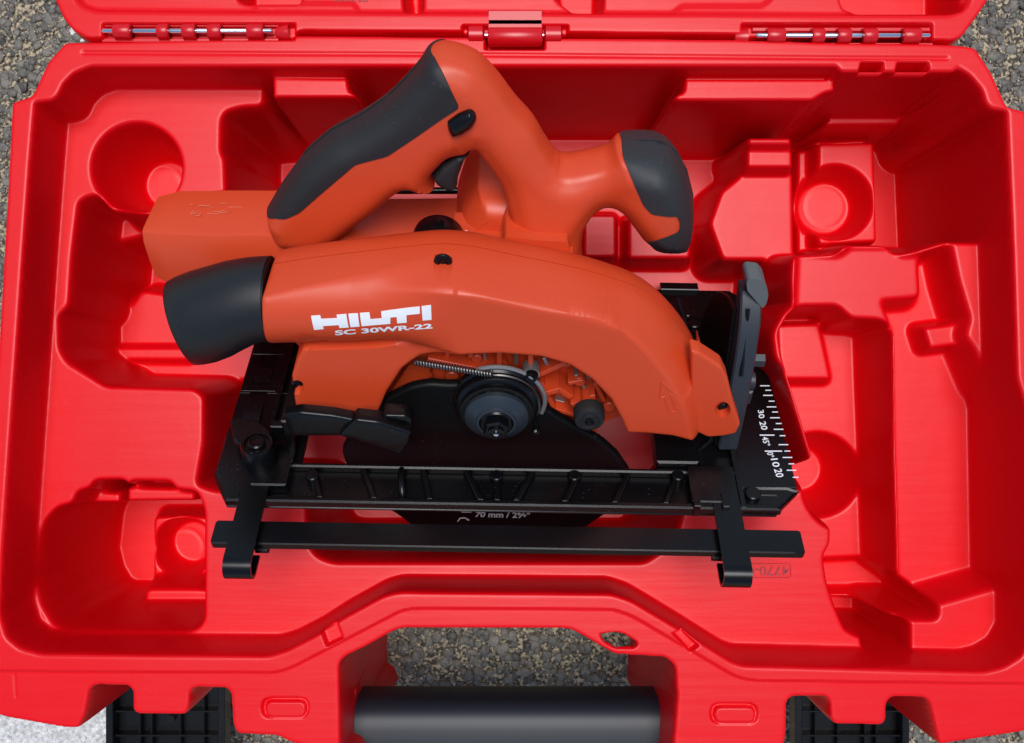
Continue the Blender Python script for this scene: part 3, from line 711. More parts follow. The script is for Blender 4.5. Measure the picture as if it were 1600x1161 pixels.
rib((850, 552), (880, 560), .006, .112, .119, CAST); rib((858, 640), (890, 650), .006, .112, .119, ORGD)
def boss(px, py, r, a0, a1, m=ORG, parent=gear, name='housing_boss'):
    c = on_a([(px, py)], a1)[0]; mb = MB(); mb.lathe([(r, a0), (r, a1-.0006), (r*.8, a1)], (c[0], c[1], 0), 2, 24); mb.build(name, m, parent)
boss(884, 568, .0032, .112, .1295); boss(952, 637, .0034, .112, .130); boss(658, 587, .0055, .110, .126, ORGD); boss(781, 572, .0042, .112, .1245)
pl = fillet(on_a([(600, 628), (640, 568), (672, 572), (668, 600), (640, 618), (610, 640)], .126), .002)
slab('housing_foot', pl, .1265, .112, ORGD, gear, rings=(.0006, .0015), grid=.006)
c = on_a([(830, 591)], .139)[0]
mb = MB(); mb.lathe([(.0036, .130), (.0036, .1380), (.0030, .1392), (.0022, .1392), (.0012, .1384)], (c[0], c[1], 0), 2, 24); mb.build('retainer_screw', BLKG, saw)
mb = MB(); mb.lathe([(.0043, .130), (.0043, .1366)], (c[0], c[1], 0), 2, 24); mb.build('retainer_washer', CAST, saw)
mb = MB(); n = 30; arcp = [(HC[0]+.0245*math.cos(t), HC[1]+.001+.0245*math.sin(t), .1375) for t in np.linspace(-.35, 2.0, n)]
mb.tube(arcp, .0012, 8); mb.build('retainer_plate', CAST, saw)
for (p0, p1, wd, a1, mt) in (((700, 548), (698, 562), .0022, .130, ORG), ((756, 545), (758, 566), .0020, .126, CAST), ((806, 545), (806, 570), .0020, .126, CAST), ((846, 600), (866, 640), .0024, .129, ORG), ((866, 640), (905, 652), .0024, .129, ORG),
        ((858, 578), (850, 560), .0018, .130, CAST), ((888, 600), (912, 596), .0022, .131, ORG), ((900, 586), (914, 608), .0018, .128, CAST), ((930, 600), (944, 628), .0022, .131, ORG), ((916, 572), (936, 598), .0030, .124, CAST), ((715, 560), (755, 575), .0020, .127, ORG), ((676, 556), (690, 548), .0020, .128, ORG), ((852, 625), (880, 632), .0040, .123, CAST), ((868, 560), (900, 570), .0016, .132, ORG)):
    rib(p0, p1, wd, .112, a1, mt)
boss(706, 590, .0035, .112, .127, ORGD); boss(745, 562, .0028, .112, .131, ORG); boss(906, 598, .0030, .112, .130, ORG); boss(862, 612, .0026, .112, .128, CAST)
# return spring
pts = []
q0 = on_a([(648, 571)], .139)[0]; q1 = on_a([(770, 592)], .1425)[0]
turns = 27
for i in range(turns*9+1):
    s_ = i/(turns*9); ax = np.array([q0[0]+(q1[0]-q0[0])*s_, q0[1]+(q1[1]-q0[1])*s_, .1365+.003*s_]); t = i*2*math.pi/9
    pts.append((ax[0], ax[1]+.0017*math.cos(t), ax[2]+.0017*math.sin(t)))
mb = MB(); mb.tube(pts, .00045, 5)
tail = [(q1[0]+.002*0, q1[1], .1395)]+[(HC[0]+.0215*math.cos(t), HC[1]+.0215*math.sin(t), .1395) for t in np.linspace(1.75, -.3, 20)]
mb.tube(tail, .0008, 6); mb.build('return_spring', SPRING, saw)

# ---------------- upper guard (front shell with dust duct)
AC = .124; AF = .1500
def spline(p, n=8):
    p = np.asarray(p, float); q = np.vstack([2*p[0]-p[1], p, 2*p[-1]-p[-2]]); out = []
    for i in range(1, len(q)-2):
        a, b, c, d_ = q[i-1], q[i], q[i+1], q[i+2]
        for t in np.arange(n)/n: out.append(.5*((2*b)+(-a+c)*t+(2*a-5*b+4*c-d_)*t*t+(-a+3*b-3*c+d_)*t**3))
    out.append(q[-2]); return np.array(out)
TOP = [(418, 401), (480, 391), (560, 381), (640, 372), (690, 368), (740, 372), (800, 384), (860, 395), (920, 408), (970, 424), (1005, 441), (1040, 470), (1072, 510), (1090, 543)]
top_xu = on_a(TOP, AC)
top_xu = top_xu-np.array([0, .0068])
tx = top_xu.copy(); 
# on the right flank the edge turns sideways, so the slant matters less there
fl_ = np.array([-.0010]*4+[-.0012, -.0014, -.0016, -.0020, -.0022]+[-.0020, -.0010, .0006, .0022, .0036]); tx[:, 1] += fl_
tx = spline(tx, 6)
right = spline(on_a([(1098, 568), (1107, 598), (1112, 630), (1111, 660), (1100, 687)], .1445), 4)
bottom = on_a([(1080, 682), (1050, 674), (1010, 670), (980, 669), (972, 650), (955, 618), (925, 586), (890, 563), (845, 550), (780, 545), (730, 547), (690, 555), (655, 570), (625, 592), (602, 625), (588, 658), (583, 694), (525, 692), (469, 692), (458, 640), (453, 600)], .1465)
tail_ax = on_a([(424, 466), (560, 462), (700, 452)], .128)
_lx = on_a([(470, 531), (430, 531)], .130)[:, 0]
left = np.vstack([on_a([(463, 566), (478, 538)], .142), np.stack([_lx, np.interp(_lx, tail_ax[:, 0], tail_ax[:, 1])-.0208], 1)])
gpoly = np.concatenate([tx, right, bottom, left])
gpoly = fillet(gpoly, .0012, 4)
topline = np.vstack([tx, spline(on_a([(1098, 568), (1107, 598), (1112, 630), (1112, 660), (1104, 690)], .1445), 5)])
tail_ax = on_a([(424, 466), (560, 462), (700, 452)], .128)
DUCT = on_a([(415, 533), (432, 531), (540, 530), (620, 522), (690, 508), (730, 492), (760, 470), (800, 300), (415, 300)], .146)
LOWER = on_a([(400, 560), (440, 545), (560, 548), (640, 540), (700, 528), (760, 510), (820, 530), (700, 760), (400, 760)], .142)
TAB = on_a([(1104, 540), (1106, 575), (1108, 620), (1114, 650), (1106, 700), (1200, 700), (1200, 540)], .145)
CREASE = on_a([(425, 480), (520, 470), (640, 458), (700, 452), (760, 458), (830, 475), (900, 486), (945, 495), (985, 520), (1020, 560), (1060, 620), (1080, 690)], .147)
CREASE = resample(spline(CREASE, 6), .0025, False)
for _k in range(14): CREASE[1:-1] = .25*CREASE[:-2]+.5*CREASE[1:-1]+.25*CREASE[2:]
REC = HOLE = HOLE2 = None
BELOW = np.vstack([CREASE, on_a([(1080, 760), (380, 760), (380, 485)], .147)])
def guard_h(P, feats=True):
    P = np.asarray(P, float)
    dt = udist(P, topline, False); da = sdf(P, gpoly)
    # broad shoulder below the parting line
    dc = np.where(sdf(P, BELOW) > 0, 0, udist(P, CREASE, False)); q_ = dc/(dc+dt+1e-9)
    h = AC+.0008+.0058*dome(dt, .0062)+(AF-AC-.0066)*(1-(np.sqrt(q_*q_+.0256)-.16)/.8527)
    # duct: a round pipe on the left, fading out at the middle
    kx = sstep((P[:, 0]+.020)/-.045)
    cx = np.interp(P[:, 0], tail_ax[:, 0], tail_ax[:, 1])
    r_ = .0224; dv = np.clip((P[:, 1]-cx)/r_, -1, 1); pipe = .126+.0225*np.sqrt(1-dv**2*.97)
    h = h*(1-kx)+np.maximum(pipe, 0)*kx
    # panel below the duct lies further back
    low = sstep((cx-P[:, 1]-.0203)/.0016)*kx
    h = h*(1-low)+(.1415)*low
    # tab at the lower front corner steps back
    # gentle fall towards the arch
    h = h-.0012*(1-dome(da, .0022))
    h = np.where(da < -.0006, AC-.03, h)
    if feats and REC is not None:
        k_ = sstep(sdf(P, REC)/.0006); h = h*(1-k_)+np.minimum(h, REC_Z)*k_
        h = h-.0060*sstep(sdf(P, HOLE)/.0006)-.0055*sstep(sdf(P, HOLE2)/.0006)
    return h
REC_ = fillet(on_surf([(677, 399), (707, 399), (707, 420), (703, 432), (692, 438), (681, 432), (677, 420)], guard_h, .135), .0012)
HOLE_ = fillet(on_a(circ_px(1129, 640, 12.5, 24), .1425), .001); HOLE2_ = fillet(on_surf(circ_px(464, 605, 11, 24), guard_h, .14), .001)
REC_Z = float(guard_h(on_surf([(692, 402)], guard_h))[0])-.0026
REC, HOLE, HOLE2 = REC_, HOLE_, HOLE2_
def rings_of(poly): return [np.vstack([poly, poly[:1]]), np.vstack([inset(poly, .0006), inset(poly, .0006)[:1]]), np.vstack([inset(poly, -.0006), inset(poly, -.0006)[:1]])]
lowline = np.stack([np.linspace(-.13, .0, 30), np.interp(np.linspace(-.13, .0, 30), tail_ax[:, 0], tail_ax[:, 1])], 1)
ex = []
for P_ in (REC, HOLE, HOLE2): 
    P_ = P_ if np.sum(P_[:, 0]*np.roll(P_[:, 1], -1)-np.roll(P_[:, 0], -1)*P_[:, 1]) > 0 else P_[::-1]
    ex += rings_of(P_)
def off_line(l_, o_):
    t_ = np.gradient(l_, axis=0); t_ /= np.linalg.norm(t_, axis=1)[:, None]; return l_+np.stack([-t_[:, 1], t_[:, 0]], 1)*o_
for o_ in (-.0048, -.0036, -.0024, -.0012, 0, .0012, .0024, .0036, .0048, .006): ex.append(off_line(CREASE, o_))
for o_ in (.0201, .0206, .0213, .0221): ex.append(lowline-np.array([0, o_]))


guard = slab('blade_guard', gpoly, guard_h, lambda P: np.full(len(P), AC-.004), ORG, saw, step=.0010, grid=.0014, extra=ex, smooth=60, avoid=[(CREASE, .0068), (lowline-np.array([0, .0211]), .0016)])
tp = fillet(on_a([(1080, 548), (1094, 552), (1128, 574), (1137, 592), (1146, 630), (1157, 664), (1150, 678), (1132, 682), (1106, 684), (1080, 672)], .1425), .0014)
tab_h = lambda P: (.1425-.0014*(1-dome(sdf(P, tp), .0014))-.0060*sstep(sdf(P, HOLE)/.0006))
tab = slab('guard_foot', tp, tab_h, .134, ORG, guard, extra=rings_of(HOLE if np.sum(HOLE[:, 0]*np.roll(HOLE[:, 1], -1)-np.roll(HOLE[:, 0], -1)*HOLE[:, 1]) > 0 else HOLE[::-1]))
guard['label'] = 'guard shell with printed name, arched over the hub'
# rear half of the guard behind the parting line
rp = fillet(np.concatenate([tx+np.array([0, -.0001]), on_a([(1092, 590), (1085, 630)], .126), on_a([(930, 560), (780, 528), (640, 545), (560, 600), (470, 560), (424, 520)], .126)]), .004)
slab('guard_rear_shell', rp, AC-.0048, lambda P: AC-.0048-.020*dome(sdf(P, rp), .012)-.001, ORG, saw, grid=.004)
# arrow moulded on the front
ar = on_surf([(1044, 596), (1060, 618), (1051, 621), (1056, 643), (1047, 646), (1040, 624), (1033, 627), (1032, 622)][:0] or [(1033, 596), (1055, 615), (1048, 617), (1057, 642), (1047, 645), (1038, 620), (1031, 622)], guard_h, .148)
mb = MB(); ah = guard_h(ar); loop = [(p[0], p[1], h) for p, h in zip(ar, ah)]
loop2 = []
for i in range(len(loop)):
    a_, b_ = np.array(loop[i]), np.array(loop[(i+1) % len(loop)])
    for t in np.linspace(0, 1, 5)[:-1]:
        p = a_+(b_-a_)*t; p[2] = guard_h(p[None, :2])[0]; loop2.append(tuple(p))
loop2.append(loop2[0]); mb.tube(loop2, .00048, 6); mb.build('arrow_mark', ORG, guard)
# screws
def screw(px, py, a, r, parent=guard, name='housing_screw'):
    c = on_a([(px, py)], a)[0]
    mb = MB(); mb.lathe([(r, a-.0016), (r, a-.0006), (r*.82, a), (r*.50, a+.0001), (r*.42, a-.0010)], (c[0], c[1], 0), 2, 28); s_ = mb.build(name, BLKG, parent)
    mb = MB(); st = [(c[0]+r*(.46 if i % 2 else .26)*math.cos(i*math.pi/6), c[1]+r*(.46 if i % 2 else .26)*math.sin(i*math.pi/6)) for i in range(12)]
    mb.prism(st, a-.0012, a-.0006); mb.build('screw_star', BLK, s_)
screw(1131, 640, .1380, .0034)
for px_, py_, r_, up_ in ((692, 411, .0042, .0022), (465, 602, .0034, .0012)):
    c_ = on_surf([(px_, py_)], guard_h, .135)[0]; screw(px_, py_, float(guard_h(c_[None])[0])+up_, r_)

# printed name and model on the duct
def LP(pts): return [(400+x/5.277, 420+y/5.277) for x, y in pts]
letters = [[(455, 388), (530, 383), (538, 412), (670, 405), (665, 378), (745, 372), (765, 482), (690, 487), (682, 462), (553, 470), (558, 495), (480, 502)],
           [(762, 370), (840, 366), (855, 474), (780, 480)],
           [(857, 363), (935, 358), (945, 415), (1108, 402), (1108, 452), (872, 472)],
           [(1032, 350), (1350, 310), (1352, 368), (1240, 380), (1243, 442), (1165, 448), (1160, 395), (1038, 406)],
           [(1365, 308), (1443, 298), (1448, 418), (1375, 425)]]
for lt in letters:
    p = on_surf(LP(lt), guard_h, .146)
    slab('logo_letter', p, lambda P: guard_h(P)+.00022, lambda P: guard_h(P)-.0002, WHITE, guard, step=.0012, rings=(), grid=.0012, smooth=30)
v, f = text_mesh('SC 30WR-22', .035)
q = quad_map(v, LP([(655, 546), (1457, 488), (1452, 446), (648, 505)])); p = on_surf(q, guard_h, .146)
mk('model_print', np.c_[p, guard_h(p)+.00035], f, WHITE, guard, 0)

# ---------------- dust port (black rubber pipe end)
duct_c = []
NS = 22; NA = 56
V_ = []; Fc = []
stations = [(0, 424, 466, 66), (.12, 412, 467, 66.5), (.3, 392, 470, 67.5), (.5, 368, 477, 70), (.7, 345, 486, 71.5), (.85, 318, 495, 72), (.94, 298, 501, 70), (.99, 286, 505, 67), (1.0, 284, 505, 64), (.985, 288, 504, 61), (.9, 306, 498, 59), (.6, 340, 487, 57)]
for k, (s_, px, py, rp_) in enumerate(stations):
    c = on_a([(px, py)], .126)[0]; dd = .46; r_ = rp_*dd/FPX
    skew = .36*min(s_, 1.0)
    for i in range(NA):
        t = 2*math.pi*i/NA; du, da_ = r_*math.cos(t)*1.0, r_*math.sin(t)*1.0
        # the mouth is cut off at a slant
        n_ = (du*C45-da_*C45)
        V_.append((c[0]-n_*skew*.9, c[1]+du, .126+da_))
for k in range(len(stations)-1):
    for i in range(NA):
        j = (i+1) % NA; Fc.append([k*NA+i, k*NA+j, (k+1)*NA+j, (k+1)*NA+i])
Fc.append([(len(stations)-1)*NA+i for i in range(NA)]); Fc.append(list(range(NA))[::-1])
port = mk('dust_port', V_, Fc, mat('port_rubber', (.0065, .007, .008), .45, specks=.07, bump=[(2200, .35, .0001, (1, 1, 1))]), saw, 50)
c = on_a([(423, 466)], .126)[0]
mb = MB(); mb.lathe([(.0196, c[0]-.002), (.0196, c[0]+.001)], (0, c[1], .126), 0, 56); mb.build('port_seam', BLKM, port)

# ---------------- retracting lever
def leverpart(pts, a0, a1, name='lower_guard_lever', parent=saw, ca=.0015):
    pl = fillet(on_a(pts, a1), .0012, 3); P0 = pl
    return slab(name, pl, lambda P: a1-ca*(1-dome(sdf(P, P0), ca)), a0, BLK, parent, rings=(.0003, .0008, .0015), grid=.004)
lv = leverpart([(442, 649), (470, 645), (520, 650), (556, 657), (532, 682), (457, 683), (449, 672)], .152, .158)
leverpart([(530, 682), (556, 656), (590, 660), (643, 677), (640, 692), (626, 713), (600, 704)], .153, .1610, 'lever_tip', lv)
leverpart([(598, 649), (634, 650), (644, 658), (644, 678), (637, 676), (634, 660), (602, 657)], .149, .1570, 'lever_lug', lv, .001)
leverpart([(606, 654), (612, 654), (612, 668), (606, 667)], .148, .155, 'lever_lug', lv, .0006)

# ---------------- rear housing: battery foot, motor, handle
AH = .074                                    # middle plane of the handle
BODY = [(418, 326), (440, 288), (480, 233), (520, 200), (562, 179), (605, 150), (635, 120), (658, 94), (670, 72), (688, 64), (716, 67), (746, 76), (776, 105), (802, 140), (832, 170), (850, 203), (866, 224), (884, 232), (930, 225), (955, 218), (968, 205), (984, 202), (1032, 205),
        (1056, 226), (1072, 260), (1081, 300), (1080, 345), (1070, 375), (1050, 386), (1025, 383), (1002, 368), (986, 346), (970, 330), (950, 326), (930, 330), (912, 345), (908, 375), (912, 420), (912, 470), (760, 470), (780, 400), (800, 385), (801, 360), (795, 328), (786, 288), (778, 272), (760, 245), (742, 222),
        (730, 232), (704, 234), (686, 252), (673, 268), (684, 291), (656, 291), (638, 282), (616, 296), (590, 320), (560, 342), (530, 366), (500, 380), (465, 378), (435, 368), (424, 345)]
b_xu = on_a(BODY, AH); TH = .0185
b_xu = shrink2(fillet(b_xu, .006, 4))
body_poly = fillet(b_xu, .001, 3)
# width of the body: thin on the grip, broad at the motor and the front knob
def bthick(P):
    kn = np.exp(-(((P[:, 0]-.071)/.022)**2+((P[:, 1]-.135)/.03)**2)); mt = sstep((.135-P[:, 1])/.03)*sstep((P[:, 0]+.02)/.02)
    return TH+.007*kn+.003*mt
def body_front(P, off=0):
    d_ = sdf(P, body_poly)+off; R = .0135
    tt = np.clip(d_/R, 0, 1); h = (1-(1-tt)**2.8)**.46
    hc = .66*dome(d_, .0035)+.34*np.clip(d_/.0108, 0, 1)
    kn_ = np.exp(-(((P[:, 0]-.071)/.024)**2+((P[:, 1]-.135)/.032)**2))
    w_ = sstep((P[:, 0]+.042)/.02)*(1-.85*kn_); h = h*(1-w_)+hc*w_
    # neck between the motor block and the front knob is hollowed
    hol = .006*np.exp(-(((P[:, 0]-.046)/.010)**2+((P[:, 1]-.118)/.022)**2))
    return AH+bthick(P)*h+off*.8-hol*h
def body_back(P, off=0):
    d_ = sdf(P, body_poly)+off; return AH-bthick(P)*dome(d_, .0155)-off*.8
body = slab('handle_body', body_poly, body_front, body_back, ORG, saw, grid=.0024)
GRIP_OUT = [(416, 327), (438, 287), (478, 231), (518, 197), (560, 176), (603, 147), (633, 117), (656, 91), (668, 76)]
g1 = shrink(np.vstack([on_a(GRIP_OUT, AH), on_a([(700, 300), (450, 400)], AH)]), .0012)[:len(GRIP_OUT)]
g2 = on_surf([(680, 86), (690, 108), (702, 134), (718, 168), (690, 186), (650, 214), (605, 244), (555, 257), (540, 270), (500, 304), (468, 332), (446, 341), (430, 338)], lambda P: body_front(P), AH+.016)
gr = fillet(np.vstack([g1, g2]), .0015, 3)
def clampf(fn, off): return lambda P: fn(P, off)
grip = slab('rubber_grip', gr, clampf(body_front, .0006), clampf(body_back, .0006), RUB, body, grid=.0024)
# front knob rubber
kout = shrink(np.vstack([on_a([(976, 202), (1006, 200), (1034, 203), (1058, 224), (1075, 259), (1084, 300), (1083, 346), (1073, 378), (1052, 389), (1028, 386)], AH), on_a([(900, 380), (900, 200)], AH)]), .0058)[:10]
kin = on_surf([(1012, 377), (1030, 374), (1052, 366), (1062, 360), (1063, 345), (1058, 336), (1018, 334), (1005, 320), (988, 280), (976, 248), (970, 225)], lambda P: body_front(P), AH+.018)
kr = fillet(np.vstack([kout, kin]), .0012, 3)
slab('knob_rubber', kr, clampf(body_front, .0007), clampf(body_back, .0007), mat('knob_grey_rubber', (.018, .020, .022), .60, specks=.07, bump=[(2600, .4, .0001, (1, 1, 1))]), body, grid=.0024)
# lock-off button and trigger
bt = fillet(on_surf([(698, 193), (716, 180), (734, 173), (742, 178), (745, 188), (738, 201), (722, 212), (706, 216), (700, 206)], lambda P: body_front(P)+.002, AH+.02), .0012)
bh = lambda P: body_front(P)+.0042*dome(sdf(P, bt), .0035)
slab('lock_button', bt, bh, AH, BLKG, body, grid=.002)
tr = shrink(fillet(on_a([(716, 226), (742, 232), (726, 250), (720, 266), (715, 280), (714, 296), (700, 298), (684, 288), (672, 270), (690, 246)], AH+.006), .0015), .002)
slab('trigger', tr, lambda P: AH+.0085*dome(sdf(P, tr), .003)+.004, lambda P: AH-.0085*dome(sdf(P, tr), .003), RUB, body, grid=.003)

# battery foot at the rear
def facet(name, rows, m, parent=saw, smooth=30, **p):
    """rows: list of equal-length loops of (x, u, a)"""
    n = len(rows[0]); v = [q for r in rows for q in r]; f = []
    for k in range(len(rows)-1):
        for i in range(n): j = (i+1) % n; f.append([k*n+i, k*n+j, (k+1)*n+j, (k+1)*n+i])
    f.append(list(range(n))[::-1]); f.append([(len(rows)-1)*n+i for i in range(n)])
    return mk(name, v, f, m, parent, smooth, **p)
def sect(x, utop, ubot, af, ab, ch=.006):
    return [(x, ubot, ab), (x, ubot, af-.006), (x, ubot+.004, af-.001), (x, ubot+.016, af), (x, utop-ch*1.4, af), (x, utop-.0008, af-ch*.55), (x, utop, af-ch), (x, utop, ab)]
rows = [sect(-.1925, .090, .066, .066, .050, .002), sect(-.1895, .0945, .0615, .080, .048, .004), sect(-.178, .0970, .0590, .0860, .046, .006), sect(-.150, .0980, .0600, .0880, .046, .006), sect(-.115, .0985, .0600, .0870, .046, .006), sect(-.092, .0960, .0600, .0840, .044, .006), sect(-.070, .090, .055, .078, .040, .006), sect(-.03, .088, .045, .075, .035, .006), sect(-.01, .086, .040, .074, .030, .006)]
bfoot = facet('battery_foot', rows, ORG)
rs = random.Random(5)
for k in range(9):
    x, a = -.158+rs.uniform(-.012, .012), .062+rs.uniform(-.010, .008); pts_ = []
    for q in range(rs.randint(4, 9)):
        pts_.append((x, .0984, a)); x += rs.uniform(-.0010, .0030); a += rs.uniform(-.0012, .0012)
    mb = MB(); mb.tube(pts_, .00016, 4); mb.build('scuff_mark', mat('scuff_%d' % k, (.62, .11, .05), .5) if k == 0 else bpy.data.materials['scuff_0'], bfoot)
mb = MB(); c = on_a([(683, 392)], .100)[0]
mb.lathe([(.0125, .086), (.0130, .088), (.0130, .103), (.0118, .1045), (.0105, .1045)], (c[0], c[1]-.001, 0), 2, 48); mb.build('depth_dial', BLKG, saw)
# motor block with seam
mp = shrink(fillet(on_a([(700, 460), (708, 372), (722, 330), (748, 290), (758, 286), (830, 286), (880, 330), (900, 400), (905, 470)], .070), .004), .004)
mot = slab('motor_housing', mp, lambda P: .0585+.022*dome(sdf(P, mp), .012), .015, ORG, saw, grid=.004)
sm = on_surf([(735, 372), (745, 358), (762, 345), (800, 332)], lambda P: .0585+.022*dome(sdf(P, mp), .012), .078)
mb = MB(); mb.tube([(p[0], p[1], float(.0585+.022*dome(sdf(p[None], mp), .012)[0])) for p in sm], .0004, 6); mb.build('housing_seam', ORG, mot)
mb = MB(); mb.box(-.030, .030, .030, .100, .060, .108, .005); mb.build('gear_case', ORG, saw)
cv = fillet(on_a([(784, 378), (790, 366), (840, 372), (888, 374), (890, 405), (784, 405)], .1), .0015)
slab('gear_cover', cv, .102, .07, ORG, saw, rings=(.0005, .0012), grid=.004)
c = on_a([(729, 368)], .1)[0]
mb = MB(); mb.prism([(c[0]-.0016, c[1]-.01), (c[0]+.0016, c[1]-.01), (c[0]+.0010, c[1]+.003), (c[0]-.0010, c[1]+.003)], .096, .1, .0004); mb.build('housing_nib', ORG, saw)

# ================================================================== PARALLEL GUIDE clipped to the saw's base
guide = empty('edge_guide', 'black metal guide rail with two hooked arms lying across the front of the saw', 'guide rail', tuple(SAW_O), R_SAW)
gb0 = on_u([(328, 835)], -.004)[0]; gb1 = on_u([(1257, 845)], -.004)[0]
mb = MB()
ua, ub = -.0040, -.0085
XA, XB = gb0[0], gb1[0]
sec = lambda x, sc=1.0, da=0: [(x, ub, .1860+da), (x, ub, .1997-da), (x, ub+.0003, .2000-da), (x, ua-.0006, .2000-da), (x, ua, .1994-da), (x, ua, .1865+da), (x, ua-.0006, .1860+da)]
bar = facet('guide_bar', [sec(XA+.0012, 1, .0010), sec(XA+.0022, 1, 0), sec(XA+.007, 1, 0), sec(XB-.007, 1, 0), sec(XB-.0020, 1, 0), sec(XB-.0010, 1, .0008)], BLKG, guide, 35)
for px in (394, 1134):
    xw = on_u([(px, 780)], .001)[0][0]; hw = .0068
    pr = [(.001, .150), (.001, .2110)]
    for t in np.linspace(math.pi/2, -math.pi/2, 12): pr.append((-.0058+.0068*math.sin(t), .2112+.0068*math.cos(t)))
    pr += [(-.0126, .202), (-.0110, .202)]
    for t in np.linspace(-math.pi/2, math.pi/2, 12): pr.append((-.0058+.0052*math.sin(t), .2112+.0052*math.cos(t)))
    pr += [(-.0007, .150)]
    mb = MB(); mb.prism([tuple(q) for q in pr], xw-hw, xw+hw, 0, axis=0); hk = mb.build('hook_arm', BLKG, guide, 40)
for px in (410, 1120):
    xw = on_u([(px, 856)], -.01)[0][0]; mb = MB(); BB(mb, xw-.0035, xw+.0035, .1960, .2010, -.0115, -.0080, .0008); mb.build('bar_lug', BLK, guide)

# black rod lying behind the handle on the case floor
rod = MB(); zr = .022; ya = wy(298, zr)
rod.lathe([(.0018, wx(585, zr)), (.0022, wx(587, zr)), (.0022, wx(800, zr)), (.0018, wx(802, zr))], (0, 0, 0), 0, 16)
ro = rod.build('black_rod', BLKG); ro.location = (0, ya, zr)
ro['label'] = 'thin black rod lying in the case behind the saw trigger'; ro['category'] = 'rod'

# ================================================================== GROUND
gm = bpy.data.materials.new('asphalt_binder'); gm.use_nodes = True; t = gm.node_tree; b = t.nodes['Principled BSDF']
tc = t.nodes.new('ShaderNodeTexCoord'); no = t.nodes.new('ShaderNodeTexNoise'); no.inputs['Scale'].default_value = 420; no.inputs['Detail'].default_value = 8
cr = t.nodes.new('ShaderNodeValToRGB'); cr.color_ramp.elements[0].position = .44; cr.color_ramp.elements[0].color = (.05, .042, .03, 1); cr.color_ramp.elements[1].position = .62; cr.color_ramp.elements[1].color = (.46, .385, .25, 1)
bpn = t.nodes.new('ShaderNodeBump'); bpn.inputs['Strength'].default_value = .9; bpn.inputs['Distance'].default_value = .0015
t.links.new(tc.outputs['Object'], no.inputs[0]); t.links.new(no.outputs['Fac'], cr.inputs[0]); t.links.new(cr.outputs[0], b.inputs['Base Color']); t.links.new(no.outputs['Fac'], bpn.inputs['Height']); t.links.new(bpn.outputs[0], b.inputs['Normal'])
b.inputs['Roughness'].default_value = .85
ground = mk('asphalt_ground', [(-6, -6, GZ-.004), (6, -6, GZ-.004), (6, 6, GZ-.004), (-6, 6, GZ-.004)], [[0, 1, 2, 3]], gm, None, 0, kind='structure')

def stone_mat(name, c0, c1, rough=.6, sc=300):
    m = bpy.data.materials.new(name); m.use_nodes = True; t = m.node_tree; b = t.nodes['Principled BSDF']; b.inputs['Roughness'].default_value = rough
    g = t.nodes.new('ShaderNodeNewGeometry'); cr = t.nodes.new('ShaderNodeValToRGB'); cr.color_ramp.elements[0].color = (*c0, 1); cr.color_ramp.elements[1].color = (*c1, 1)
    tc = t.nodes.new('ShaderNodeTexCoord'); no = t.nodes.new('ShaderNodeTexNoise'); no.inputs['Scale'].default_value = sc; no.inputs['Detail'].default_value = 6
    ma = t.nodes.new('ShaderNodeMath'); ma.operation = 'ADD'; mb_ = t.nodes.new('ShaderNodeMath'); mb_.operation = 'MULTIPLY'; mb_.inputs[1].default_value = .6
    t.links.new(tc.outputs['Object'], no.inputs[0]); t.links.new(g.outputs['Random Per Island'], mb_.inputs[0]); t.links.new(mb_.outputs[0], ma.inputs[0])
    mc = t.nodes.new('ShaderNodeMath'); mc.operation = 'MULTIPLY_ADD'; mc.inputs[1].default_value = 1.2; mc.inputs[2].default_value = -.4
    t.links.new(no.outputs['Fac'], mc.inputs[0]); t.links.new(mc.outputs[0], ma.inputs[1]); t.links.new(ma.outputs[0], cr.inputs[0]); t.links.new(cr.outputs[0], b.inputs['Base Color'])
    bp_ = t.nodes.new('ShaderNodeBump'); bp_.inputs['Strength'].default_value = .6; bp_.inputs['Distance'].default_value = .0006
    t.links.new(no.outputs['Fac'], bp_.inputs['Height']); t.links.new(bp_.outputs[0], b.inputs['Normal']); return m
import bmesh
bm = bmesh.new(); bmesh.ops.create_icosphere(bm, subdivisions=2, radius=1); bm.verts.ensure_lookup_table()
icoV = np.array([tuple(v.co) for v in bm.verts]); icoF = np.array([[v.index for v in f.verts] for f in bm.faces]); bm.free()
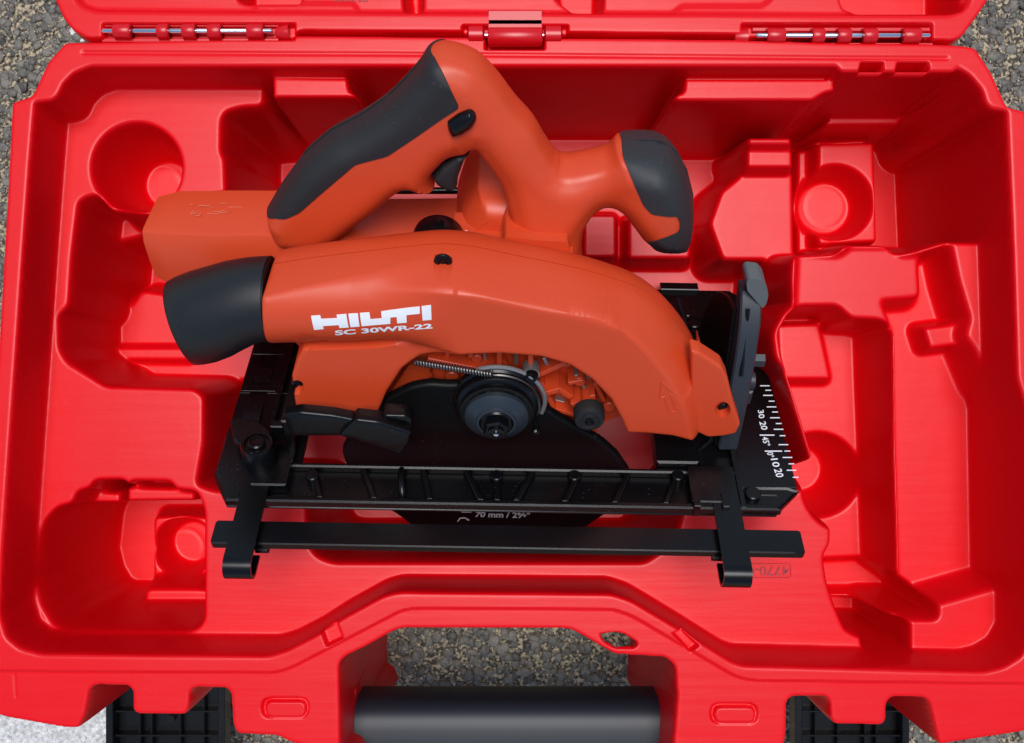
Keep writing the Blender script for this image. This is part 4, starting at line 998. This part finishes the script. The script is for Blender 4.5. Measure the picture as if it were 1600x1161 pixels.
def stones(name, regions, m, n_per, smin, smax, flatn, zc, **props):
    Vs = []; Fs = []; off = 0
    for (x0, x1, y0, y1) in regions:
        a, b_ = flat([(x0, y0), (x1, y1)], GZ); area = abs((b_[0]-a[0])*(b_[1]-a[1])); n = int(area*n_per)
        for _ in range(n):
            cx, cy = rng.uniform(min(a[0], b_[0]), max(a[0], b_[0])), rng.uniform(min(a[1], b_[1]), max(a[1], b_[1]))
            s = smin+(smax-smin)*rng.random()**1.6; v = icoV.copy()
            for _k in range(3):    # knock flat faces into the pebble
                nrm = rng.normal(size=3); nrm /= np.linalg.norm(nrm); dd = v@nrm; cut = rng.uniform(.45, .8); v -= np.outer(np.clip(dd-cut, 0, None), nrm)
            v *= rng.uniform(.85, 1.12, (len(v), 1)); v *= np.array([s, s*rng.uniform(.6, 1), s*flatn*rng.uniform(.7, 1.2)])
            t_ = rng.uniform(0, 2*math.pi); c_, s_ = math.cos(t_), math.sin(t_); v = v@np.array([[c_, s_, 0], [-s_, c_, 0], [0, 0, 1]])
            tl = rng.normal(0, .15, 2); v[:, 2] += v[:, 0]*tl[0]+v[:, 1]*tl[1]
            v += [cx, cy, zc+rng.uniform(-.0012, .0006)]; Vs.append(v); Fs.append(icoF+off); off += len(v)
    v = np.concatenate(Vs); f = np.concatenate(Fs)
    me = bpy.data.meshes.new(name); me.vertices.add(len(v)); me.vertices.foreach_set('co', v.ravel()); me.loops.add(f.size); me.loops.foreach_set('vertex_index', f.ravel().astype(np.int32))
    me.polygons.add(len(f)); me.polygons.foreach_set('loop_start', np.arange(0, f.size, 3, dtype=np.int32)); me.update(calc_edges=True)
    me.polygons.foreach_set('use_smooth', np.ones(len(f), bool)); me.materials.append(m)
    o = link(bpy.data.objects.new(name, me))
    for k, vv in props.items(): o[k] = vv
    return o
SD = stone_mat('asphalt_stone', (.033, .033, .029), (.22, .205, .165), .6, 700)
ST = stone_mat('pale_grit', (.20, .17, .12), (.50, .44, .32), .8)
SW = stone_mat('white_painted_stone', (.45, .45, .43), (.86, .85, .82), .8, 500)
REG = [(-60, 130, -60, 330), (1430, 1680, -60, 380), (500, 1090, 940, 1230), (330, 500, 1100, 1240), (1400, 1680, 1100, 1240), (-40, 40, 330, 900)]
stones('asphalt_stones', REG, SD, 62000, .0018, .0052, .42, GZ-.0040, kind='stuff')
stones('asphalt_grit', REG, ST, 45000, .0004, .0011, .6, GZ-.0026, kind='stuff')
stones('painted_line_stones', [(-60, 230, 1060, 1240), (98, 130, 18, 66)], SW, 60000, .0012, .0038, .22, GZ-.0028, kind='stuff')
pm = stone_mat('worn_white_paint', (.06, .06, .05), (.86, .85, .82), .8, 420)
pl = flat([(-60, 1050), (290, 1060), (285, 1240), (-60, 1240)], GZ)
mk('painted_line', [(p[0], p[1], GZ-.0022) for p in pl[::-1]], [[0, 1, 2, 3]], pm, None, 0, kind='structure')
